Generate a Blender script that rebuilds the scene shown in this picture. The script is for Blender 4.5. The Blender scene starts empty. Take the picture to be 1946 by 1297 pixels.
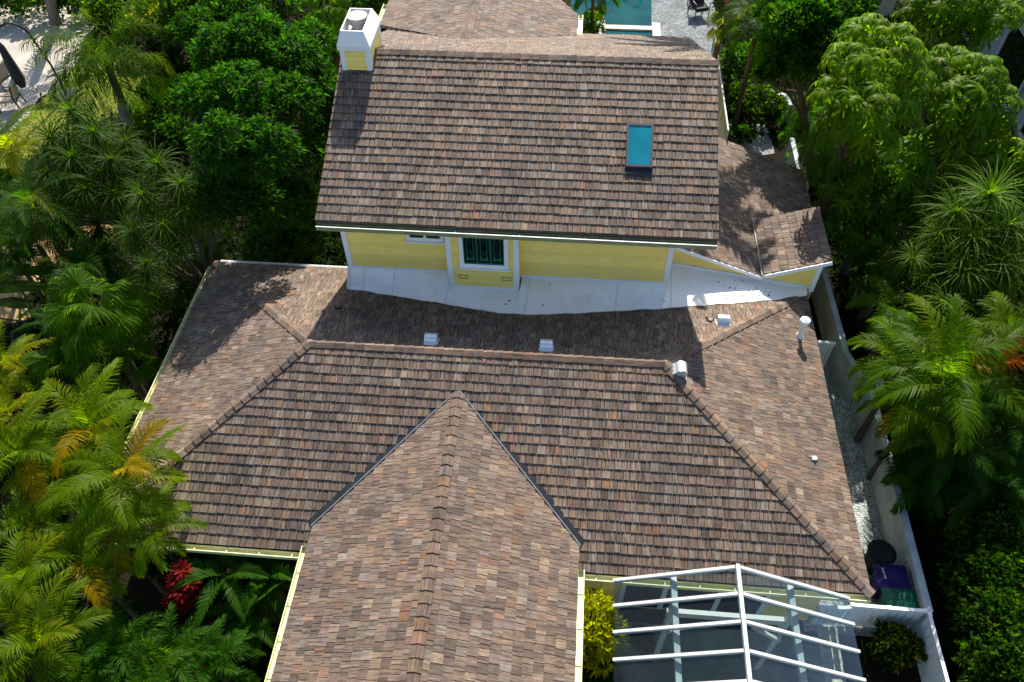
import bpy, math, random
import numpy as np
from mathutils import Matrix, Vector

random.seed(7); RNG = np.random.default_rng(7)
C = bpy.context.scene.collection
SC = bpy.context.scene
R_ = math.radians

# ------------------------------------------------------------------ camera
CAMP = np.array([10.552, -7.381, 19.496])
YAW, PIT, ROLL, FOC = R_(-5.61), R_(49.843), R_(-1.034), 1494.34 / 1946.0
_cy, _sy, _cp, _sp = math.cos(YAW), math.sin(YAW), math.cos(PIT), math.sin(PIT)
FW = np.array([_sy * _cp, _cy * _cp, -_sp])
_r = np.array([_cy, -_sy, 0.0]); _u = np.cross(_r, FW)
RT = math.cos(ROLL) * _r + math.sin(ROLL) * _u
UP = -math.sin(ROLL) * _r + math.cos(ROLL) * _u
cam = bpy.data.objects.new('camera', bpy.data.cameras.new('camera')); C.objects.link(cam)
cam.data.sensor_width = 36; cam.data.lens = 36 * FOC; cam.data.clip_end = 2000
M = Matrix([[RT[i], UP[i], -FW[i], CAMP[i]] for i in range(3)] + [[0, 0, 0, 1]])
cam.matrix_world = M
SC.camera = cam

# ------------------------------------------------------------------ light
SUN_EL, SUN_AZ = R_(41.4), R_(1.8)
world = bpy.data.worlds.new("World"); SC.world = world; world.use_nodes = True
wn = world.node_tree.nodes; wl = world.node_tree.links
sky = wn.new('ShaderNodeTexSky'); sky.sky_type = 'NISHITA'; sky.sun_disc = False
sky.sun_elevation = SUN_EL; sky.sun_rotation = SUN_AZ
wl.new(sky.outputs[0], wn['Background'].inputs[0]); wn['Background'].inputs[1].default_value = 0.115
sun = bpy.data.objects.new('sun', bpy.data.lights.new('sun', 'SUN')); C.objects.link(sun)
sun.data.energy = 5.0; sun.data.angle = R_(0.5); sun.data.color = (1.0, 0.945, 0.84)
sdir = Vector((math.sin(SUN_AZ) * math.cos(SUN_EL), math.cos(SUN_AZ) * math.cos(SUN_EL), math.sin(SUN_EL)))
sun.rotation_euler = (-sdir).to_track_quat('-Z', 'Y').to_euler()
SC.view_settings.view_transform = 'Standard'; SC.view_settings.look = 'None'
SC.view_settings.exposure = 1.02; SC.view_settings.gamma = 1.0
SC.render.engine = 'CYCLES'
SC.cycles.use_denoising = True
SC.cycles.max_bounces = 6; SC.cycles.diffuse_bounces = 3; SC.cycles.transparent_max_bounces = 12

# ------------------------------------------------------------------ where a point of the place is
def ray(u, v):
    f = FOC * 1946
    return FW + RT * (u - 973) / f + UP * (648.5 - v) / f
def plane_at(u, v, n, c):
    d = ray(u, v); n = np.array(n, float); return CAMP + d * ((c - n @ CAMP) / (n @ d))
def at(u, v, z=0.0): return plane_at(u, v, (0, 0, 1), z)
def aty(u, v, y): return plane_at(u, v, (0, 1, 0), y)

# ------------------------------------------------------------------ materials
MATS = {}
def nodes(name):
    m = bpy.data.materials.new(name); m.use_nodes = True
    nt = m.node_tree; b = nt.nodes['Principled BSDF']; MATS[name] = m
    return m, nt, b
def lk(nt, a, b): nt.links.new(a, b)
def noise(nt, scale, detail=4, coord='Object', mapscale=None, rough=.6):
    tc = nt.nodes.new('ShaderNodeTexCoord'); n = nt.nodes.new('ShaderNodeTexNoise')
    n.inputs['Scale'].default_value = scale; n.inputs['Detail'].default_value = detail
    n.inputs['Roughness'].default_value = rough
    if mapscale:
        mp = nt.nodes.new('ShaderNodeMapping'); mp.inputs['Scale'].default_value = mapscale
        lk(nt, tc.outputs[coord], mp.inputs[0]); lk(nt, mp.outputs[0], n.inputs[0])
    else: lk(nt, tc.outputs[coord], n.inputs[0])
    return n
def ramp(nt, fac, stops):
    r = nt.nodes.new('ShaderNodeValToRGB'); e = r.color_ramp.elements
    while len(e) < len(stops): e.new(.5)
    for k, (p, c) in enumerate(stops):
        e[k].position = p; e[k].color = (*c, 1) if len(c) == 3 else c
    lk(nt, fac, r.inputs[0]); return r
def mixc(nt, a, b, fac, mode='MIX'):
    m = nt.nodes.new('ShaderNodeMix'); m.data_type = 'RGBA'; m.blend_type = mode
    for s, v in ((m.inputs[0], fac), (m.inputs[6], a), (m.inputs[7], b)):
        if isinstance(v, (int, float)): s.default_value = v
        elif isinstance(v, tuple): s.default_value = (*v, 1)
        else: lk(nt, v, s)
    return m.outputs[2]
def bump(nt, b, h, strength=.4, dist=.02):
    n = nt.nodes.new('ShaderNodeBump'); n.inputs['Strength'].default_value = strength
    n.inputs['Distance'].default_value = dist; lk(nt, h, n.inputs['Height']); lk(nt, n.outputs[0], b.inputs['Normal'])
BRIGHT = ('yellow_paint', 'white_paint', 'cream_gutter', 'roof_membrane', 'cream_white_gutter', 'canopy_white_paint', 'white_vinyl', 'patio_concrete', 'galvanized_steel', 'skylight_glazing')
def plain(name, col, rough=.6, var=.12, scale=6, metal=0.0, bmp=0, spec=.4):
    if name not in BRIGHT: col = tuple(c * .75 for c in col)
    m, nt, b = nodes(name)
    n = noise(nt, scale, 5)
    r = ramp(nt, n.outputs[0], [(.3, tuple(c * (1 - var) for c in col)), (.7, tuple(min(1, c * (1 + var)) for c in col))])
    lk(nt, r.outputs[0], b.inputs['Base Color']); b.inputs['Roughness'].default_value = rough
    b.inputs['Metallic'].default_value = metal; b.inputs['Specular IOR Level'].default_value = spec
    if bmp:
        n2 = noise(nt, scale * 12, 3); bump(nt, b, n2.outputs[0], bmp, .02)
    return m
def shake_mat(name, gain=(1, 1, 1)):
    gain = (gain[0] * .81, gain[1] * .745, gain[2] * .68)
    m, nt, b = nodes(name)
    at_ = nt.nodes.new('ShaderNodeAttribute'); at_.attribute_name = 'tint'
    g = noise(nt, 1.0, 6, 'UV', (30, 1.3, 1), .85)
    gr = ramp(nt, g.outputs[0], [(.36, (.14, .125, .12)), (.45, (.62, .61, .60)), (.56, (1.10, 1.09, 1.07)), (.74, (1.55, 1.53, 1.50))])
    w = noise(nt, 9.0, 4, 'UV'); wr = ramp(nt, w.outputs[0], [(.3, (.8, .8, .82)), (.7, (1.12, 1.1, 1.08))])
    big = noise(nt, .45, 3, 'Object'); br = ramp(nt, big.outputs[0], [(.3, (.86 * gain[0], .88 * gain[1], .92 * gain[2])), (.7, (1.1 * gain[0], 1.06 * gain[1], 1.0 * gain[2]))])
    c = mixc(nt, at_.outputs['Color'], gr.outputs[0], 1.0, 'MULTIPLY')
    c = mixc(nt, c, wr.outputs[0], 1.0, 'MULTIPLY'); c = mixc(nt, c, br.outputs[0], 1.0, 'MULTIPLY')
    we = noise(nt, 1.7, 7, 'Object', None, .7); wer = ramp(nt, we.outputs[0], [(.34, (.66, .68, .70)), (.50, (1.0, 1.0, 1.0)), (.70, (1.12, 1.10, 1.06))]); c = mixc(nt, c, wer.outputs[0], 1.0, 'MULTIPLY')
    lk(nt, c, b.inputs['Base Color']); b.inputs['Roughness'].default_value = .78; b.inputs['Specular IOR Level'].default_value = .3
    bump(nt, b, g.outputs[0], .8, .014)
    return m
def leaf_mat(name, col, trans=.35, rough=.48, spec=.28, glow=1.0):
    """leaf: dark waxy face, light passing through it comes out yellow green"""
    m, nt, b = nodes(name)
    at_ = nt.nodes.new('ShaderNodeAttribute'); at_.attribute_name = 'tint'
    oi = nt.nodes.new('ShaderNodeObjectInfo')
    orr = ramp(nt, oi.outputs['Random'], [(0, (.82, .86, .8)), (1, (1.15, 1.1, 1.1))])
    c0 = mixc(nt, at_.outputs['Color'], orr.outputs[0], 1.0, 'MULTIPLY')
    c = mixc(nt, c0, (col[0] * .40, col[1] * .42, col[2] * .36), 1.0, 'MULTIPLY')
    lk(nt, c, b.inputs['Base Color']); b.inputs['Roughness'].default_value = rough
    b.inputs['Specular IOR Level'].default_value = spec * .2
    tr = nt.nodes.new('ShaderNodeBsdfTranslucent')
    t = mixc(nt, c0, (col[0] * 1.55 * glow, col[1] * 1.75 * glow, col[2] * .4), 1.0, 'MULTIPLY'); lk(nt, t, tr.inputs[0])
    ms = nt.nodes.new('ShaderNodeMixShader'); ms.inputs[0].default_value = trans
    lk(nt, b.outputs[0], ms.inputs[1]); lk(nt, tr.outputs[0], ms.inputs[2])
    lk(nt, ms.outputs[0], nt.nodes['Material Output'].inputs[0])
    return m

SHAKE = shake_mat('cedar_shake')
CAPM = shake_mat('shake_cap', (1.02, .99, .97))
YELLOW = plain('yellow_paint', (.98, .705, .175), .55, .06, 3)
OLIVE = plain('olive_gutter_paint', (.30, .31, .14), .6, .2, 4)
_nt = YELLOW.node_tree; _b = _nt.nodes['Principled BSDF']; _l = _b.inputs['Base Color'].links[0].from_socket; _a = _nt.nodes.new('ShaderNodeAttribute'); _a.attribute_name = 'tint'
lk(_nt, mixc(_nt, _l, _a.outputs['Color'], 1.0, 'MULTIPLY'), _b.inputs['Base Color'])
WHITE = plain('white_paint', (.80, .80, .78), .5, .04, 5)
CREAM = plain('cream_gutter', (.74, .72, .40), .4, .08, 5)
MEMB = plain('roof_membrane', (.93, .89, .82), .6, .09, 1.1, bmp=.15)
SEAM = plain('membrane_lap', (.98, .99, .99), .7, .12, 7)
DARKMETAL = plain('dark_flashing', (.035, .037, .04), .4, .25, 4, .3)
STEEL = plain('galvanized_steel', (.62, .64, .66), .35, .1, 9, .6)
BLACKMETAL = plain('black_metal', (.012, .011, .011), .45, .3, 8)
WOODDECK = plain('roof_board', (.13, .10, .075), .8, .2, 3)
def glass(name, tint, gl=.12, rough=.03):
    m, nt, b = nodes(name); nt.nodes.remove(b)
    t = nt.nodes.new('ShaderNodeBsdfTransparent'); t.inputs[0].default_value = (*tint, 1)
    d = nt.nodes.new('ShaderNodeBsdfDiffuse'); n = noise(nt, 1.1, 6)
    r = ramp(nt, n.outputs[0], [(.3, (.14, .19, .21)), (.7, (.22, .26, .27))]); lk(nt, r.outputs[0], d.inputs[0])
    g = nt.nodes.new('ShaderNodeBsdfGlossy'); g.inputs['Roughness'].default_value = rough; g.inputs[0].default_value = (.8, .9, 1, 1)
    fr = nt.nodes.new('ShaderNodeFresnel'); fr.inputs[0].default_value = 1.25
    y = nt.nodes.new('ShaderNodeMixShader'); y.inputs[0].default_value = gl; lk(nt, t.outputs[0], y.inputs[1]); lk(nt, d.outputs[0], y.inputs[2])
    x = nt.nodes.new('ShaderNodeMixShader'); lk(nt, fr.outputs[0], x.inputs[0]); lk(nt, y.outputs[0], x.inputs[1]); lk(nt, g.outputs[0], x.inputs[2])
    lk(nt, x.outputs[0], nt.nodes['Material Output'].inputs[0]); return m
GLASS = glass('canopy_glass', (.52, .62, .64), .035)
DARKGLASS = plain('window_glass', (.006, .010, .009), .08, .4, 4, spec=.6)
SKYGLASS = plain('skylight_glazing', (.003, .155, .205), .10, .22, 1.2, spec=.5)  # colour noise stands in for uneven reflection in the glazing
GREENBAR = plain('green_window_paint', (.010, .16, .085), .45, .2, 8)
TAN = plain('tan_stucco', (.46, .38, .27), .8, .08, 3, bmp=.2)
BLUEGREY = plain('grey_stucco', (.30, .33, .38), .8, .08, 3, bmp=.2)
WALLM = plain('painted_block_wall', (.46, .52, .54), .75, .26, 1.6, bmp=.25)
CONC = plain('pale_concrete', (.52, .49, .44), .85, .1, 1.4, bmp=.3)
BARK = plain('bark', (.10, .075, .05), .9, .35, 9, bmp=.8)
PALEBARK = plain('pale_bark', (.22, .20, .16), .9, .3, 8, bmp=.8)

LEAF = dict(
    areca=leaf_mat('areca_leaf', (.150, .240, .003), .48, .45, .3, 1.3),
    palm=leaf_mat('palm_leaf', (.060, .155, .010), .38, .5, .22, 1.25),
    queen=leaf_mat('queen_palm_leaf', (.060, .135, .006), .35, .6, .10),
    fan=leaf_mat('fan_palm_leaf', (.095, .195, .006), .40, .5, .2, 1.25),
    spiky=leaf_mat('screw_pine_leaf', (.074, .145, .008), .32, .5, .3, 1.1),
    umbrella=leaf_mat('umbrella_tree_leaf', (.110, .205, .004), .36, .45, .25, 1.3),
    dark=leaf_mat('dark_tree_leaf', (.030, .105, .010), .32, .5, .25, 1.25),
    hedge=leaf_mat('hedge_leaf', (.042, .098, .008), .32, .5, .25, 1.25),
    yellow=leaf_mat('croton_leaf', (.50, .46, .008), .42),
    red=leaf_mat('cordyline_leaf', (.40, .024, .024), .25),
    banana=leaf_mat('banana_leaf', (.085, .175, .012), .38, .4),
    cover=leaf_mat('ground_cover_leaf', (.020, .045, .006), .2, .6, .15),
)

# ------------------------------------------------------------------ mesh helpers
class MB:
    """collects faces with a tint and a uv; builds ONE mesh object"""
    def __init__(s): s.v = []; s.f = []; s.t = []; s.uv = []; s.n = 0; s.blocks = []
    def face(s, pts, tint=(1, 1, 1), uv=None):
        b = len(s.v); s.v += [tuple(p) for p in pts]; s.f.append(tuple(range(b, b + len(pts))))
        s.t.append(tint); s.uv.append(uv or [(0, 0)] * len(pts))
    def box(s, a, b, tint=(1, 1, 1)):
        x0, y0, z0 = a; x1, y1, z1 = b
        p = [(x0, y0, z0), (x1, y0, z0), (x1, y1, z0), (x0, y1, z0), (x0, y0, z1), (x1, y0, z1), (x1, y1, z1), (x0, y1, z1)]
        for q in ((0, 3, 2, 1), (4, 5, 6, 7), (0, 1, 5, 4), (1, 2, 6, 5), (2, 3, 7, 6), (3, 0, 4, 7)): s.face([p[i] for i in q], tint)
    def bar(s, A, B, w, h, up=(0, 0, 1), tint=(1, 1, 1)):
        A = np.array(A, float); B = np.array(B, float); d = B - A; d /= np.linalg.norm(d)
        sd = np.cross(d, np.array(up, float)); ln = np.linalg.norm(sd)
        if ln < 1e-6: sd = np.cross(d, (1.0, 0, 0)); ln = np.linalg.norm(sd)
        sd /= ln; u2 = np.cross(sd, d)
        c = [(-w / 2, -h / 2), (w / 2, -h / 2), (w / 2, h / 2), (-w / 2, h / 2)]
        a = [A + sd * x + u2 * y for x, y in c]; b = [B + sd * x + u2 * y for x, y in c]
        s.face(a[::-1], tint); s.face(b, tint)
        for k in range(4): j = (k + 1) % 4; s.face([a[k], a[j], b[j], b[k]], tint)
    def tube(s, pts, rad, n=8, tint=(1, 1, 1), cap=True):
        P = [np.array(p, float) for p in pts]; rings = []
        for i, p in enumerate(P):
            d = P[min(i + 1, len(P) - 1)] - P[max(i - 1, 0)]; d /= (np.linalg.norm(d) + 1e-9)
            a = np.cross(d, (0, 1, 0)) if abs(d[1]) < .9 else np.cross(d, (1, 0, 0)); a /= np.linalg.norm(a); b = np.cross(d, a)
            r = rad[i] if hasattr(rad, '__len__') else rad
            rings.append([p + r * (a * math.cos(2 * math.pi * k / n) + b * math.sin(2 * math.pi * k / n)) for k in range(n)])
        for i in range(len(P) - 1):
            for k in range(n): j = (k + 1) % n; s.face([rings[i][k], rings[i][j], rings[i + 1][j], rings[i + 1][k]], tint)
        if cap: s.face(rings[-1], tint); s.face(rings[0][::-1], tint)
    def strips(s, pts, wid, tints):
        """pts (N,K,3) centre lines, wid (N,K,3) half width vectors, tints (N,K-1,3): ribbons, numpy block"""
        N, K = pts.shape[:2]
        V = np.empty((N, K, 2, 3)); V[:, :, 0] = pts - wid; V[:, :, 1] = pts + wid
        idx = np.arange(N * K * 2).reshape(N, K, 2)
        F = np.stack([idx[:, :-1, 0], idx[:, :-1, 1], idx[:, 1:, 1], idx[:, 1:, 0]], -1).reshape(-1, 4)
        s.blocks.append((V.reshape(-1, 3), F, tints.reshape(-1, 3)))
    def kites(s, base, left, tip, right, tints):
        N = len(base); V = np.stack([base, left, tip, right], 1).reshape(-1, 3)
        s.blocks.append((V, np.arange(N * 4).reshape(N, 4), tints))
    def build(s, name, mat, parent=None, smooth=False):
        vs = [np.array(s.v, float).reshape(-1, 3)]; off = len(s.v)
        loops = [np.array([i for f in s.f for i in f], int)]; tot = [np.array([len(f) for f in s.f], int)]
        ts = [np.array(s.t, float).reshape(-1, 3)]
        uvs = [np.array([p for q in s.uv for p in q], float).reshape(-1, 2)]
        for V, F, T in s.blocks:
            vs.append(V); loops.append((F + off).ravel()); tot.append(np.full(len(F), 4, int)); ts.append(T); off += len(V)
            uvs.append(np.zeros((F.size, 2)))
        vs = np.concatenate(vs); loops = np.concatenate(loops); tot = np.concatenate(tot); ts = np.concatenate(ts); uvs = np.concatenate(uvs)
        me = bpy.data.meshes.new(name)
        me.vertices.add(len(vs)); me.vertices.foreach_set('co', vs.ravel())
        me.loops.add(len(loops)); me.loops.foreach_set('vertex_index', loops)
        me.polygons.add(len(tot)); me.polygons.foreach_set('loop_start', np.concatenate([[0], np.cumsum(tot)[:-1]]).astype(int)); me.polygons.foreach_set('loop_total', tot)
        me.update(calc_edges=True)
        a = me.attributes.new('tint', 'FLOAT_COLOR', 'FACE'); a.data.foreach_set('color', np.concatenate([ts, np.ones((len(ts), 1))], 1).ravel())
        u = me.uv_layers.new(name='UVMap'); u.data.foreach_set('uv', uvs.ravel())
        if smooth: me.polygons.foreach_set('use_smooth', np.ones(len(tot), bool))
        me.materials.append(mat)
        o = bpy.data.objects.new(name, me); C.objects.link(o)
        if parent is not None: o.parent = parent
        return o

def tag(o, label=None, cat=None, group=None, kind=None):
    if label: o['label'] = label
    if cat: o['category'] = cat
    if group: o['group'] = group
    if kind: o['kind'] = kind
    return o
def thing(name, label, cat, loc=(0, 0, 0), rz=0, group=None):
    o = bpy.data.objects.new(name, None); C.objects.link(o)
    o.location = tuple(loc); o.rotation_euler = (0, 0, rz); o.empty_display_size = .2
    return tag(o, label, cat, group)
def part(mb, name, mat, parent, smooth=False): return mb.build(name, mat, parent, smooth)
def copy_tree(o, parent=None):
    c = o.copy(); C.objects.link(c); c.parent = parent
    for ch in list(o.children): copy_tree(ch, c)
    return c

# ------------------------------------------------------------------ ground and other setting
def soil_mat():
    m, nt, b = nodes('garden_soil')
    n = noise(nt, .35, 8); n2 = noise(nt, 14, 6)
    c1 = ramp(nt, n.outputs[0], [(.35, (.008, .007, .004)), (.55, (.016, .013, .007)), (.7, (.022, .020, .008))])
    c2 = ramp(nt, n2.outputs[0], [(.3, (.5, .5, .5)), (.7, (1.4, 1.4, 1.3))])
    lk(nt, mixc(nt, c1.outputs[0], c2.outputs[0], 1, 'MULTIPLY'), b.inputs['Base Color']); b.inputs['Roughness'].default_value = .95; b.inputs['Specular IOR Level'].default_value = .1
    bump(nt, b, n2.outputs[0], .9, .08); return m
def gravel_mat(name, a, b_, sc=38):
    m, nt, b = nodes(name)
    tc = nt.nodes.new('ShaderNodeTexCoord'); v = nt.nodes.new('ShaderNodeTexVoronoi'); v.inputs['Scale'].default_value = sc
    lk(nt, tc.outputs['Object'], v.inputs[0])
    a, b_ = tuple(c * .75 for c in a), tuple(c * .75 for c in b_); sep = nt.nodes.new('ShaderNodeSeparateColor'); lk(nt, v.outputs['Color'], sep.inputs[0])
    r = ramp(nt, sep.outputs[0], [(.1, a), (.9, b_)])
    n = noise(nt, 1.2, 5); r2 = ramp(nt, n.outputs[0], [(.35, (.6, .6, .6)), (.65, (1.15, 1.15, 1.15))])
    lk(nt, mixc(nt, r.outputs[0], r2.outputs[0], 1, 'MULTIPLY'), b.inputs['Base Color']); b.inputs['Roughness'].default_value = .9
    bump(nt, b, v.outputs['Distance'], .9, .03); return m
def sheet(name, pts, z, mat):
    m = MB(); m.face([(p[0], p[1], z) for p in pts]); o = m.build(name, mat); return tag(o, kind='structure')
gm = MB(); gm.face([(-400, -200, 0), (400, -200, 0), (400, 600, 0), (-400, 600, 0)])
tag(gm.build('ground', soil_mat()), kind='structure')
GRAVEL = gravel_mat('grey_gravel', (.20, .22, .22), (.70, .74, .72), 26)
sheet('gravel_path', [(16.9, .2), (19.4, .2), (19.4, 9.2), (16.9, 9.2)], .005, GRAVEL)
sheet('gravel_strip', [(19.6, -6), (20.2, -6), (20.0, 7.2), (19.6, 7.2)], .005, gravel_mat('dark_gravel', (.03, .035, .03), (.14, .15, .14)))
def px(pts, z=0): return [at(u, v, z)[:2] for u, v in pts]
sheet('patio', px([(-120, 5), (140, 12), (182, 55), (150, 110), (120, 165), (75, 185), (45, 235), (0, 262), (-160, 270)]), .006, plain('patio_concrete', (.36, .32, .27), .85, .15, .8, bmp=.2))
sheet('sandy_path', px([(-60, 480), (60, 440), (215, 425), (215, 455), (120, 485), (45, 570), (60, 605), (-80, 640)]), .008, plain('sandy_soil', (.40, .25, .10), .95, .2, 3, bmp=.6))
LAWN = plain('lawn_soil', (.20, .19, .015), .95, .3, 3, bmp=.6)
sheet('lawn', px([(150, 120), (240, 110), (300, 160), (280, 220), (200, 225), (60, 300), (20, 330), (-60, 290), (80, 190)]), .004, LAWN)
# pool side
sheet('pool_deck', px([(1232, -60), (1352, -60), (1370, 160), (1300, 150), (1228, 90)]), .010, gravel_mat('pool_deck_stone', (.12, .14, .15), (.30, .32, .33), 14))
sheet('pad', px([(1385, 236), (1457, 236), (1472, 292), (1420, 300), (1385, 300)]), .008, gravel_mat('shell_concrete', (.22, .24, .22), (.50, .52, .48), 20))
PATCH = sheet('canopy_floor', [(11.6, -8), (17.6, -8), (17.6, .1), (11.6, .1)], .006, plain('mossy_concrete', (.27, .29, .26), .9, .4, 1.5, bmp=.4))
sheet('garden_path', px([(1088, 1262), (1118, 1262), (1118, 1330), (1088, 1330)], .0), .012, gravel_mat('pale_stone', (.22, .22, .2), (.6, .6, .56), 14))
def water_mat():
    m, nt, b = nodes('pool_water')
    n = noise(nt, .9, 3); r = ramp(nt, n.outputs[0], [(.3, (.0, .036, .046)), (.7, (.001, .068, .080))])
    lk(nt, r.outputs[0], b.inputs['Base Color']); b.inputs['Roughness'].default_value = .03; b.inputs['Specular IOR Level'].default_value = .03
    n2 = noise(nt, 3.5, 3); bump(nt, b, n2.outputs[0], .05, .02); return m
WATER = water_mat()
sheet('pool_water', px([(1085, -60), (1238, -60), (1238, 51), (1140, 51), (1110, 40), (1085, 30)]), .02, WATER)
sheet('spa_water', px([(1149, 55), (1239, 55), (1239, 78), (1149, 78)]), .018, WATER)
STONE = plain('coping_stone', (.56, .53, .46), .8, .12, 4, bmp=.3)
cp = MB()
a = at(1150, 51); b = at(1238, 52)
cp.box((a[0], a[1] - .35, .0), (b[0], a[1] + .02, .10)); cp.box((a[0] - .38, a[1] - 1.3, 0), (a[0] - .004, a[1] + .30, .16)); cp.box((b[0] + .004, a[1] - 1.3, 0), (b[0] + .40, a[1] + .25, .16))
tag(cp.build('pool_coping', STONE), 'pale stone coping between pool and spa with square end blocks', 'pool coping')

# ------------------------------------------------------------------ shake roofs
PAL = [(.235, .180, .142), (.210, .163, .132), (.190, .150, .125), (.270, .213, .170), (.165, .131, .112), (.245, .160, .115), (.222, .187, .162), (.145, .117, .102), (.280, .165, .105), (.255, .223, .196)]
PW_ = [6, 6, 5, 3.5, 3, 1.5, 3.5, 1.8, .2, 2.2]
def tilecol():
    c = random.choices(PAL, PW_)[0]; k = random.uniform(.82, 1.18)
    return (c[0] * k, c[1] * k * random.uniform(.96, 1.04), c[2] * k * random.uniform(.94, 1.06))
def clip(poly, P):
    """convex polygon poly (list of (u,v)) cut to the convex counter-clockwise polygon P"""
    for i in range(len(P)):
        a = P[i]; b = P[(i + 1) % len(P)]; out = []
        sd = lambda p: (b[0] - a[0]) * (p[1] - a[1]) - (b[1] - a[1]) * (p[0] - a[0])
        for k in range(len(poly)):
            p, q = poly[k], poly[(k + 1) % len(poly)]; dp, dq = sd(p), sd(q)
            if dp >= 0: out.append(p)
            if (dp >= 0) != (dq >= 0):
                t = dp / (dp - dq); out.append((p[0] + t * (q[0] - p[0]), p[1] + t * (q[1] - p[1])))
        poly = out
        if len(poly) < 3: return []
    return poly
def slope(parent, O, U, V, poly, e=.23, t=.027, wid=(.09, .12, .15, .18, .20), name='roof_slope', stag=.009, gap=.012, mat=None):
    """tapered shakes laid in courses over the polygon poly (u along the eave, v up the slope) of a roof plane"""
    O = np.array(O, float); U = np.array(U, float); V = np.array(V, float); N = np.cross(U, V); mb = MB()
    us = [p[0] for p in poly]; vs = [p[1] for p in poly]
    P3 = lambda u, v, h: O + U * u + V * v + N * h
    mb.face([P3(u, v, 0.0) for u, v in poly], (.02, .018, .016))
    k = -1
    v = min(vs) - .0
    while v < max(vs):
        u = min(us) - random.random() * .2
        row = random.uniform(-.004, .004); run = 0; st = 0
        while u < max(us):
            w = random.choice(wid)
            if run <= 0: st = random.choice((-stag, 0, 0, stag)); run = random.randint(1, 4)
            run -= 1
            v0 = v + row + st * random.uniform(.6, 1.2); v1 = v + e * 1.12
            q = clip([(u + gap / 2, v0), (u + w - gap / 2, v0), (u + w - gap / 2, v1), (u + gap / 2, v1)], poly)
            if q:
                tt = t * random.uniform(.85, 1.25); col = tilecol(); ou, ov = random.random() * 9, random.random() * 9
                hh = lambda p: .004 + tt * max(0, 1 - (p[1] - v0) / (v1 - v0))
                top = [P3(p[0], p[1], hh(p)) for p in q]; bot = [P3(p[0], p[1], .001) for p in q]
                uv = [(p[0] + ou, p[1] + ov) for p in q]
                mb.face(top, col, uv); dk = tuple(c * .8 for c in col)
                for i in range(len(q)):
                    j = (i + 1) % len(q)
                    if q[i][1] > v1 - .01 and q[j][1] > v1 - .01: continue
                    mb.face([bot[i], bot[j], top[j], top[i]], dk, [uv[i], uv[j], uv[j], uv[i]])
            u += w
        v += e
    return mb.build(name, mat or SHAKE, parent)
def caps(parent, A, B, n1, n2, w=.128, step=.24, name='ridge_cap', lift=.046):
    """ridge caps from the low end A to the high end B, over roof planes with normals n1, n2"""
    A = np.array(A, float); B = np.array(B, float); L = np.linalg.norm(B - A); d = (B - A) / L; mb = MB()
    w1 = np.cross(n1, d); w2 = np.cross(n2, d)
    up = np.array(n1, float) + np.array(n2, float); up /= np.linalg.norm(up)
    if w1 @ np.array(n2) > 0: w1 = -w1
    if w2 @ np.array(n1) > 0: w2 = -w2
    w1 = w1 / np.linalg.norm(w1) * w; w2 = w2 / np.linalg.norm(w2) * w
    s = 0
    while s < L - .05:
        e = min(L + .03, s + step * 1.15); k = random.uniform(-.004, .006); a, b = A + d * s, A + d * e; l0, l1 = lift + .022 + k, lift - .002
        col = tilecol(); ou = random.random() * 9
        lo = [a + w1 + up * (l0 - .012), a + up * l0, a + w2 + up * (l0 - .012)]; hi = [b + w1 + up * (l1 - .012), b + up * l1, b + w2 + up * (l1 - .012)]
        uv = lambda x, y: (x + ou, y + ou)
        mb.face([lo[0], lo[1], hi[1], hi[0]], col, [uv(0, 0), uv(w, 0), uv(w, step), uv(0, step)])
        mb.face([lo[1], lo[2], hi[2], hi[1]], col, [uv(w, 0), uv(2 * w, 0), uv(2 * w, step), uv(w, step)])
        dn = up * .035
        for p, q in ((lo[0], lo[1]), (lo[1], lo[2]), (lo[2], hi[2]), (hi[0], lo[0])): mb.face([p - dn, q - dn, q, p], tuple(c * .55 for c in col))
        s += step
    return mb.build(name, CAPM, parent)
def gutter(parent, A, B, out, mat=None, w=.12, h=.11, step=.75, drop=.06):
    A = np.array(A, float); B = np.array(B, float); out = np.array(out, float); d = B - A; L = np.linalg.norm(d); d /= L; z = np.array((0, 0, 1.0)); m = MB()
    q = lambda s, o, zz: A + d * s + out * o + z * (zz - drop)
    t = .010
    prof = [(0, 0), (0, -h), (w, -h), (w, 0.0), (w + t, 0.0), (w + t, -h - t), (-t, -h - t), (-t, 0)]
    for i in range(len(prof)):
        j = (i + 1) % len(prof); m.face([q(0, *prof[i]), q(L, *prof[i]), q(L, *prof[j]), q(0, *prof[j])])
    for e in (0, L): m.face([q(e, *p) for p in ((0, 0), (0, -h), (w, -h), (w, 0))])
    s = .3
    while s < L:
        m.bar(q(s, 0, .0), q(s, w, .006), .02, .012); s += step
    g_ = m.build('gutter', mat or CREAM, parent)
    m = MB(); m.bar(q(0, w + t / 2, .002), q(L, w + t / 2, .002), .018, .018); m.build('gutter_lip', WHITE if mat else CREAM, g_)
    return g_
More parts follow.
